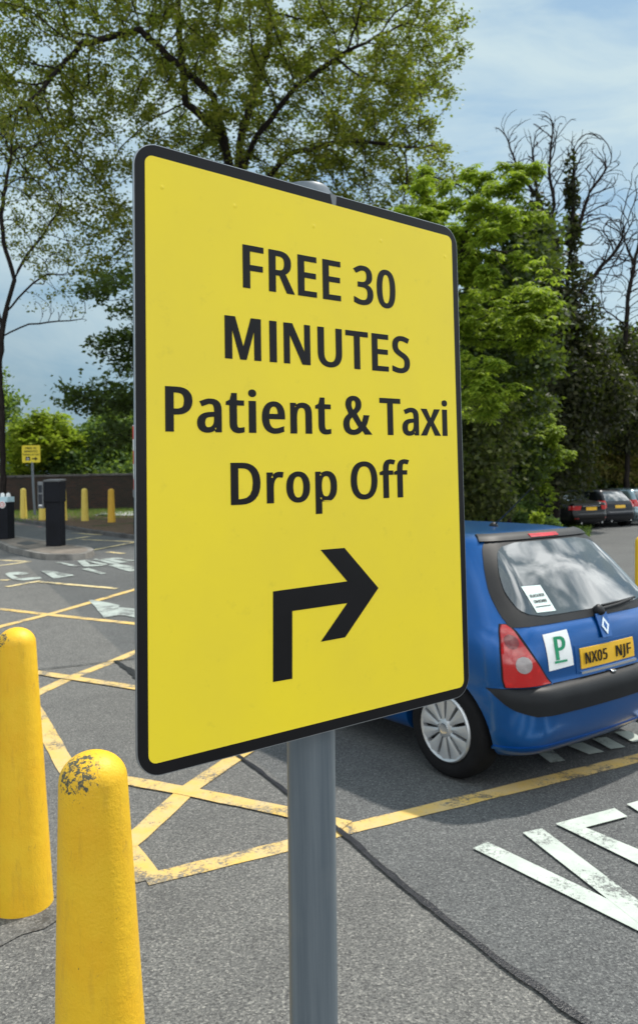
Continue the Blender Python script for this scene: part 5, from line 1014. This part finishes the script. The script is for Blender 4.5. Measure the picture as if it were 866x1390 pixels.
def gap_noise(P, s, seed):
    """cheap smooth 3D noise from summed sines, used to clump leaves"""
    r = np.random.default_rng(seed); v = 0
    for k in range(7):
        w = r.normal(size=3); w = w / np.linalg.norm(w) * s * r.uniform(.6, 1.8); v = v + np.sin(P @ w + r.uniform(0, 6.3))
    return v / 7 * 1.6
def tree(name, label, trunks, A, leaf=None, nleaf=20000, lsize=.09, spread=.22, D=.35, tip=.012, bark='bark', kind='quad', clump=.0, cs=1.6, extra=None, group=None, rbase=None, rleaf=.03, cat='tree', iters=90, dk=.7, wob=.12, droop=0., power=2.4, flat=.2, di=3.0, inert=.45, trop=0.):
    N, Pa = colonize(trunks, A, D, di, dk, iters, wob, inert, trop); R, kids = radii(Pa, tip, power, rbase)
    base = N[0].copy(); o = empty(name, Vector(base), label, cat, 0, group)
    V, F = branch_mesh(N, Pa, R)
    me = np_mesh('trunk', np.array(V) - base, F); me.polygons.foreach_set('use_smooth', np.ones(len(me.polygons), bool)); link('trunk', me, M[bark], o)
    if leaf:
        ok = np.where(R < rleaf)[0]; w = np.where(kids[ok] == 0, 3., 1.); w /= w.sum()
        C = []
        if nleaf:
            pick = rng.choice(ok, int(nleaf * (1 + clump)), p=w); C.append(N[pick] + rng.normal(size=(len(pick), 3)) * spread * (1, 1, .7))
        if extra is not None: C.append(extra)
        C = np.concatenate(C)
        if clump: g = gap_noise(C, cs, 3) + .65 * gap_noise(C, cs * 3.6, 8); C = C[g + rng.normal(size=len(C)) * .12 > (np.quantile(g, clump / (1 + clump)))]
        Vl, Fl = (palm_quads(C, lsize) if kind == 'palm' else leaf_quads(C, lsize, flat=flat, droop=droop))
        link('crown', np_mesh('crown', Vl - base, Fl), M[leaf], o)
    return o
def tp_(pts): return [tuple(at(u, v, d)) for u, v, d in pts]
def from_ground(u, d, pts): g = ground_under(u, d); return [(g.x, g.y, g.z - .15)] + tp_(pts)
cat_ = lambda *a: np.concatenate(a)

# big beech over the sign
d0 = 29
A = cat_(blob(330, 60, 290, 190, d0, 6, 2300), blob(330, -190, 270, 170, d0, 6.5, 500), blob(110, 200, 105, 110, d0 - 1, 3, 520), blob(30, 80, 110, 130, d0 - 1, 3, 420),
         blob(520, 210, 108, 100, d0 - 1, 3.5, 620), blob(560, 60, 78, 110, d0, 3, 400), blob(400, 280, 190, 120, d0 + 1, 4, 800), blob(150, 330, 50, 90, d0 - 1.5, 2, 120))
tree('beech_tree', 'huge fresh-leaved beech whose dark limbs spread across the sky above the yellow sign', [from_ground(325, d0, [(322, 520, d0), (318, 330, d0), (315, 250, d0)]),
     tp_([(315, 250, d0), (300, 180, d0), (252, 140, d0), (245, 60, d0), (240, -60, d0)]), tp_([(318, 270, d0), (330, 170, d0), (365, 60, d0), (370, -60, d0 - .5)]),
     tp_([(318, 260, d0), (345, 190, d0 - 1), (400, 120, d0 - 1.5), (470, 70, d0 - 2)]), tp_([(318, 250, d0), (290, 130, d0 - 1), (190, 40, d0 - 2), (110, 60, d0 - 2.5), (50, 130, d0 - 3), (5, 165, d0 - 3.2)]),
     tp_([(318, 300, d0), (390, 210, d0 - 1), (470, 190, d0 - 2), (560, 200, d0 - 2.5)])],
     A, 'leaf_beech', 150000, .145, .20, .38, .0125, clump=.62, cs=2.0, rbase=.5, rleaf=.035, dk=.6, flat=.5, power=2.22)
# drooping dark tree left of the sign
A = cat_(blob(165, 400, 55, 22, 23, 2, 90), blob(170, 470, 50, 26, 23, 2, 90), blob(150, 540, 62, 24, 23, 2, 130), blob(120, 552, 32, 8, 22.5, .8, 30), blob(240, 470, 80, 110, 24, 2.4, 220), blob(165, 590, 40, 20, 23, 1.6, 50))
tree('maple_tree', 'dark leaved tree whose tiered branches droop out from behind the left side of the sign', [from_ground(262, 24, [(262, 560, 24), (258, 440, 24), (250, 360, 24)])], A, 'leaf_dark', 19000, .15, .21, .33, .010, clump=.3, cs=2.6, rbase=.16, rleaf=.02, dk=.52, flat=.55)
# left tree, mostly twigs
A = cat_(blob(20, 250, 75, 110, 24, 2, 700), blob(70, 330, 52, 50, 24, 1.5, 480), blob(-60, 250, 90, 130, 24, 2.5, 260), blob(82, 415, 38, 24, 24, 1, 200), blob(20, 180, 60, 50, 24, 2, 200), blob(85, 385, 38, 18, 24, 1.3, 90))
tree('lime_tree', 'slender half-bare tree at the left edge with thin dark forking branches', [from_ground(4, 24, [(3, 560, 24), (-1, 500, 24), (3, 450, 24), (10, 415, 24)]),
     tp_([(6, 430, 24), (20, 380, 24), (38, 345, 24), (60, 318, 24), (82, 282, 24)]), tp_([(8, 425, 24), (25, 405, 24), (45, 385, 24), (66, 372, 24), (62, 356, 24)]), tp_([(2, 458, 24), (40, 440, 24), (80, 436, 24), (112, 433, 24)]), tp_([(3, 445, 24), (-15, 380, 24), (-30, 300, 24)]),
     tp_([(20, 380, 24), (8, 340, 24), (2, 290, 24), (12, 230, 24)])],
     A, 'leaf_beech', 8500, .10, .13, .24, .0085, clump=.5, cs=2., rbase=.24, rleaf=.012, dk=.34, power=2.3)
# horse chestnut right of the sign
A = cat_(blob(668, 262, 34, 18, 15.5, .9, 26), blob(712, 238, 26, 14, 15.5, .7, 18), blob(690, 212, 18, 9, 15.5, .5, 8), blob(740, 290, 18, 9, 15.5, .5, 8), blob(660, 320, 50, 60, 15.5, 1.6, 120), blob(672, 420, 60, 60, 15.3, 1.5, 150), blob(738, 402, 28, 14, 15.2, .6, 26), blob(715, 470, 26, 12, 15.2, .6, 20), blob(705, 350, 30, 14, 15.2, .6, 24), blob(685, 520, 26, 12, 15.2, .6, 18), blob(645, 520, 40, 60, 15, 1.4, 130), blob(720, 400, 40, 50, 15, 1.2, 70), blob(600, 330, 80, 110, 16.5, 1.6, 200), blob(560, 450, 80, 100, 16.5, 1.5, 120))
tree('horse_chestnut_tree', 'bright green horse chestnut with big hanging leaves directly right of the sign', [from_ground(600, 16.8, [(604, 560, 16.8), (610, 440, 16.5), (628, 330, 16.2), (650, 250, 16)])], A, 'leaf_bright', 5600, .135, .10, .24, .010, kind='palm', clump=.35, cs=3.4, rbase=.17, rleaf=.03, dk=.45)
# conifer-dark mass behind the chestnut
A = cat_(blob(700, 360, 55, 90, 21, 1.6, 220), blob(690, 500, 75, 110, 21, 1.8, 300), blob(640, 420, 60, 140, 21, 1.5, 200))
tree('yew_tree', 'dense near-black evergreen behind the bright chestnut', [from_ground(690, 21.5, [(690, 500, 21.5), (695, 330, 21.5)])], A, 'leaf_dark', 26000, .16, .26, .35, .014, rbase=.25, rleaf=.05, clump=.25, cs=2.4)
# ivy-clad bare tree
A = cat_(blob(742, 235, 60, 78, 28, 1.0, 2200), blob(797, 245, 44, 66, 28, 1.0, 1700), blob(830, 330, 42, 50, 28, 1.4, 420), blob(800, 400, 50, 50, 28, 1.4, 160), blob(695, 190, 22, 30, 28, .8, 60))
d1 = 28
ivy = cat_(blob(744, 380, 16, 110, d1, .5, 2600), blob(776, 290, 9, 92, d1, .4, 1300), blob(765, 430, 48, 85, d1, 1.1, 4200), blob(765, 520, 55, 90, d1, 1.4, 6500), blob(810, 540, 55, 60, d1 + 1, 1.4, 5000), blob(728, 300, 7, 60, d1, .3, 500), blob(800, 470, 36, 50, d1 + .3, 1, 1500), blob(750, 620, 70, 70, d1, 1.5, 4500))
tree('bare_ivy_tree', 'tall bare tree against the sky with ivy climbing its twin trunks', [from_ground(752, d1, [(752, 520, d1), (744, 400, d1), (738, 330, d1), (728, 260, d1), (722, 205, d1)]),
     tp_([(752, 480, d1), (768, 400, d1), (776, 320, d1), (778, 250, d1), (779, 200, d1)]), tp_([(738, 330, d1), (752, 280, d1), (745, 230, d1), (750, 170, d1)]), tp_([(762, 430, d1), (800, 380, d1), (835, 340, d1), (858, 300, d1)]), tp_([(778, 330, d1), (800, 260, d1), (828, 222, d1)]), tp_([(729, 265, d1), (705, 235, d1), (680, 170, d1)])],
     A, 'leaf_ivy', 0, .20, .1, .22, .0100, extra=ivy, rbase=.24, rleaf=.05, dk=.25, wob=.12, inert=.95, trop=.22, di=1.6, power=2.35, clump=.2, cs=1.8)
# right edge tree
d2 = 34
A = cat_(blob(850, 350, 40, 60, d2, 1.5, 200), blob(860, 420, 50, 50, d2, 1.5, 140), blob(900, 300, 60, 120, d2, 2, 200))
ivy = cat_(blob(848, 500, 15, 70, d2, .5, 1500), blob(850, 560, 45, 60, d2, 1.2, 4500), blob(850, 520, 35, 60, d2, 1.2, 3000), blob(885, 470, 25, 60, d2, .8, 900))
tree('bare_ash_tree', 'smaller bare tree at the right edge with arching boughs above a bronze shrub', [from_ground(850, d2, [(850, 540, d2), (848, 470, d2), (852, 400, d2), (866, 330, d2)]), tp_([(848, 440, d2), (820, 420, d2), (805, 400, d2), (812, 372, d2)]), tp_([(850, 420, d2), (860, 360, d2), (848, 330, d2), (815, 400 - 10, d2)])],
     A, 'leaf_ivy', 0, .2, .1, .28, .012, extra=ivy, rbase=.2, dk=.34, wob=.14, inert=.9, trop=.12, di=2., clump=.2, cs=1.8)
# shrubs and undergrowth on the right
def shrub(name, label, blobs, leaf, n, size, spread=.18, stem=None, kind='quad', D=.3, clump=.35, cs=3., u=None, d=None, group='shrubs along the right verge', bark='bark', cat='shrub', flat=.2, rbase=.06):
    A = cat_(*[blob(*b) for b in blobs]); A[:, 2] = np.maximum(A[:, 2], [gz(p[0], p[1]) + .1 for p in A])
    c = A.mean(0); g = gz(c[0], c[1])
    return tree(name, label, [[(c[0], c[1], g - .1), (c[0], c[1], g + .4 if stem is None else g + (c[2] - g) * stem)]], A, leaf, n, size, spread, D, .008, bark, kind, clump, cs, group=group, rbase=rbase, cat=cat, dk=.45, flat=flat)
shrub('laurel_shrub', 'olive green shrub rising beside the right edge of the sign above the car roof', [(655, 600, 42, 80, 20, 1.2, 220), (650, 670, 60, 40, 19.5, 1, 120)], 'leaf_olive', 9500, .15)
shrub('holly_shrub', 'glossy dark shrub behind the small traffic cone', [(695, 620, 42, 70, 24.5, 1.2, 220), (688, 680, 42, 35, 25, 1, 120)], 'leaf_dark', 9000, .16)
shrub('elder_shrub', 'light green shrub in front of the dark trunks left of the parked cars', [(735, 592, 30, 32, 25, .9, 100), (757, 622, 20, 12, 25.2, .6, 26)], 'leaf_bright', 1500, .15, .14, .75, 'palm')
shrub('bronze_shrub', 'bronze and yellow green shrub above the parked cars at the right edge', [(830, 605, 62, 45, 36, 1.5, 240), (880, 600, 50, 60, 36, 1.5, 140), (835, 635, 60, 22, 35.6, 1, 90)], 'leaf_brown', 12000, .2, .22)
shrub('sapling', 'small pale green sapling at the edge of the verge beside the black saloon', [(728, 698, 14, 15, 22.5, .3, 40), (742, 706, 14, 9, 22.6, .3, 25)], 'leaf_lime', 700, .13, .07, D=.12, clump=.1)
shrub('bramble_shrub', 'low mid green bramble between the sapling and the black saloon', [(700, 695, 30, 20, 24, .6, 80), (752, 711, 10, 5, 24, .4, 25)], 'leaf_mid', 3500, .13, .1, D=.2)
gd = 'dark trees closing the view behind the parked cars'
for i, (u, v, ru, rv, d, l) in enumerate(((640, 560, 60, 150, 34, 'dark background tree behind the shrubs nearest the sign'), (725, 560, 60, 140, 39, 'dark background tree behind the ivy-clad twin trunks'), (800, 560, 55, 110, 41, 'dark background tree above the black saloon'), (865, 560, 60, 110, 42, 'dark background tree beyond the right edge'))):
    A = cat_(blob(u, v, ru, rv, d, 2, 300), blob(u, 660, ru * 1.1, 50, d - 1, 1.5, 120)); A[:, 2] = np.maximum(A[:, 2], .1)
    tree('background_tree', l, [from_ground(u, d, [(u, v + 40, d), (u, v - 30, d)])], A, 'leaf_dark', 18000, .34, .4, .5, .02, rbase=.3, rleaf=.1, group=gd, dk=.9)
# left background
shrub('lime_green_tree', 'round bright lime green tree behind the wall above the small yellow sign', [(58, 604, 42, 40, 40, 2.2, 280), (60, 575, 25, 16, 40, 1.5, 60)], 'leaf_lime', 13000, .26, .24, D=.4, cs=1.8, group='trees behind the brick wall', cat='tree', flat=.75, clump=.6, rbase=.15)
shrub('dark_green_tree', 'mid green tree behind the wall between the lime green tree and the sign', [(135, 618, 52, 40, 43, 2.5, 320), (90, 640, 120, 14, 41, 1, 160), (165, 590, 35, 35, 44, 2, 150), (105, 625, 25, 25, 42, 2, 80)], 'leaf_mid', 13000, .26, .26, D=.45, cs=1.6, group='trees behind the brick wall', cat='tree', rbase=.15)
shrub('yellow_green_tree', 'yellow green tree behind the wall at the far left edge behind the slender trunk', [(8, 590, 22, 60, 46, 2, 200), (-40, 560, 50, 90, 46, 3, 250)], 'leaf_mid', 9000, .3, .3, D=.5, cs=1.5, group='trees behind the brick wall', cat='tree', rbase=.18)
shrub('hazy_green_tree', 'pale far tree showing between the drooping branches and the sign edge', [(170, 585, 35, 50, 52, 2, 180), (215, 580, 50, 60, 52, 2, 160)], 'leaf_mid', 7000, .34, .3, D=.5, cs=1.5, group='trees behind the brick wall', cat='tree', rbase=.18)
shrub('hidden_tree', 'tree mostly hidden behind the middle of the large sign', [(330, 560, 90, 90, 40, 3, 250), (450, 560, 90, 90, 40, 3, 250), (560, 560, 60, 90, 38, 3, 150)], 'leaf_mid', 9000, .35, .4, D=.6, cs=1.2, group='trees behind the brick wall', cat='tree', rbase=.2)

# grass tufts and ivy floor
def tufts(name, region, n, size, mat):
    P = np.array([region() for _ in range(n)]); V, F = leaf_quads(P, size, .12, 0, -1.6); return tag(link(name, np_mesh(name, V, F), mat), kind='stuff')
def vr():
    u = random.uniform(645, 800); p = ground_under(u, random.uniform(24, 33) if u > 700 else random.uniform(19, 33))
    return (p.x, p.y, p.z + .03)
Kx = [(p.x, p.y) for p in K]
def vl():
    u = random.uniform(-20, 186); d = random.triangular(26.5, 33, 33); p = ground_under(u, d); return (p.x, p.y, p.z + .07)
tufts('verge_grass', vr, 6000, .16, M['leaf_mid']); tufts('wall_foot_grass', vl, 7000, .13, M['leaf_mid'])

# ------------------------------------------------------------------ light, sky, camera
SUN_DIR = Vector((.66, .60, .0)).normalized(); EL = math.radians(60)
sd = Vector((SUN_DIR.x * math.cos(EL), SUN_DIR.y * math.cos(EL), math.sin(EL)))
ld = bpy.data.lights.new('sun', 'SUN'); ld.energy = 3.3; ld.angle = math.radians(1.5); ld.color = (1, .94, .85); lo = bpy.data.objects.new('sun', ld); COL.objects.link(lo)
lo.rotation_euler = sd.to_track_quat('Z', 'Y').to_euler(); lo.location = (0, 0, 30)
w = bpy.data.worlds.new('World'); sc.world = w; w.use_nodes = True; nt_ = w.node_tree; bg = nt_.nodes['Background']
def wn(t, **k):
    n = nt_.nodes.new(t)
    for a, b in k.items():
        if a.startswith('i_'): n.inputs[a[2:]].default_value = b
        else: setattr(n, a, b)
    return n
sky = wn('ShaderNodeTexSky', sky_type='NISHITA', sun_disc=False, sun_elevation=EL, sun_rotation=math.atan2(sd.x, sd.y), air_density=1.2, dust_density=1.5, ozone_density=1.3)
tc = wn('ShaderNodeTexCoord'); sp3 = wn('ShaderNodeSeparateXYZ'); nt_.links.new(tc.outputs['Generated'], sp3.inputs[0])
mp = wn('ShaderNodeMapping'); mp.inputs['Scale'].default_value = (1.1, 1.1, 3.6); mp.inputs['Rotation'].default_value = (.0, .12, .3); nt_.links.new(tc.outputs['Generated'], mp.inputs[0])
n1 = wn('ShaderNodeTexNoise', i_Scale=3.4, i_Detail=8, i_Roughness=.58, i_Distortion=.5); nt_.links.new(mp.outputs[0], n1.inputs['Vector'])
n2 = wn('ShaderNodeTexNoise', i_Scale=1.2, i_Detail=5, i_Roughness=.5); nt_.links.new(mp.outputs[0], n2.inputs['Vector'])
def wr(fac, st):
    r = wn('ShaderNodeValToRGB'); e = r.color_ramp.elements
    while len(e) < len(st): e.new(.5)
    for el, (p, c) in zip(e, st): el.position = p; el.color = c if isinstance(c, tuple) else (c, c, c, 1)
    nt_.links.new(fac, r.inputs[0]); return r.outputs[0]
def wm(op, a, b, cl=False):
    m = wn('ShaderNodeMath', operation=op, use_clamp=cl)
    for i, v in ((0, a), (1, b)):
        if hasattr(v, 'is_output'): nt_.links.new(v, m.inputs[i])
        else: m.inputs[i].default_value = v
    return m.outputs[0]
def wx(f, a, b):
    m = wn('ShaderNodeMix', data_type='RGBA')
    for s_, v in ((m.inputs['Factor'], f), (m.inputs['A'], a), (m.inputs['B'], b)):
        if hasattr(v, 'is_output'): nt_.links.new(v, s_)
        else: s_.default_value = v
    return m.outputs['Result']
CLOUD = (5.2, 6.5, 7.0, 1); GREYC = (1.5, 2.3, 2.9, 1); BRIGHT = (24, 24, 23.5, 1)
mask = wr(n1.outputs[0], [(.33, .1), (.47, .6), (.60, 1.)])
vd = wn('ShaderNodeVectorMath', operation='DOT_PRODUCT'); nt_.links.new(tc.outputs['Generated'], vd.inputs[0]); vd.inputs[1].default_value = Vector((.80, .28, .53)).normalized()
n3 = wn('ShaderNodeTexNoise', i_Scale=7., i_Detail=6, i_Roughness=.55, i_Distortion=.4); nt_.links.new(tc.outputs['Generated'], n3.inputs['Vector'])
bank = wm('MULTIPLY', wr(vd.outputs['Value'], [(.80, 0.), (.90, 1.)]), wr(n3.outputs[0], [(.47, .0), (.64, 1.)]))  # bright cloud patch outside the frame, added for the rear window to reflect
back = wr(wm('MULTIPLY', sp3.outputs[1], -1.), [(.0, 0.), (.55, 1.)])           # unseen sky behind the camera, brightened as fill for the sign and car
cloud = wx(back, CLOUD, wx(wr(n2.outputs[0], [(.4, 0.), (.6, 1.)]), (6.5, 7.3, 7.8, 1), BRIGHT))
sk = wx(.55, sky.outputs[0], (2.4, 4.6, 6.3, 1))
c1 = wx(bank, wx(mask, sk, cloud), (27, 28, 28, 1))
low = wm('MULTIPLY', wr(sp3.outputs[2], [(.02, 1.), (.30, .0)]), wr(sp3.outputs[0], [(-.0, 0.), (.0, 0.)]) if False else wr(wm('MULTIPLY', sp3.outputs[0], -1.), [(.05, 0.), (.35, .9)]))
c2 = wx(wm('MULTIPLY', low, wr(n2.outputs[0], [(.3, .75), (.6, 1.)])), c1, GREYC)
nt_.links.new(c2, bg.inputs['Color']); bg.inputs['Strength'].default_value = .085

cam = bpy.data.cameras.new('camera'); co = bpy.data.objects.new('camera', cam); COL.objects.link(co)
cam.sensor_fit = 'VERTICAL'; cam.sensor_height = 36; cam.lens = FPX / 1390 * 36; cam.shift_y = (PY - 695) / 1390; cam.clip_start = .05; cam.clip_end = 3000
co.matrix_world = Matrix.Translation(CAMP) @ Matrix((RIGHT, UP, -FWD)).transposed().to_4x4()
cam.dof.use_dof = True; cam.dof.focus_distance = 1.45; cam.dof.aperture_fstop = 9.0
sc.camera = co
sc.view_settings.view_transform = 'Standard'; sc.view_settings.look = 'None'; sc.view_settings.exposure = .46; sc.view_settings.gamma = 1
sc.cycles.max_bounces = 6; sc.cycles.transparent_max_bounces = 6; sc.cycles.use_denoising = True
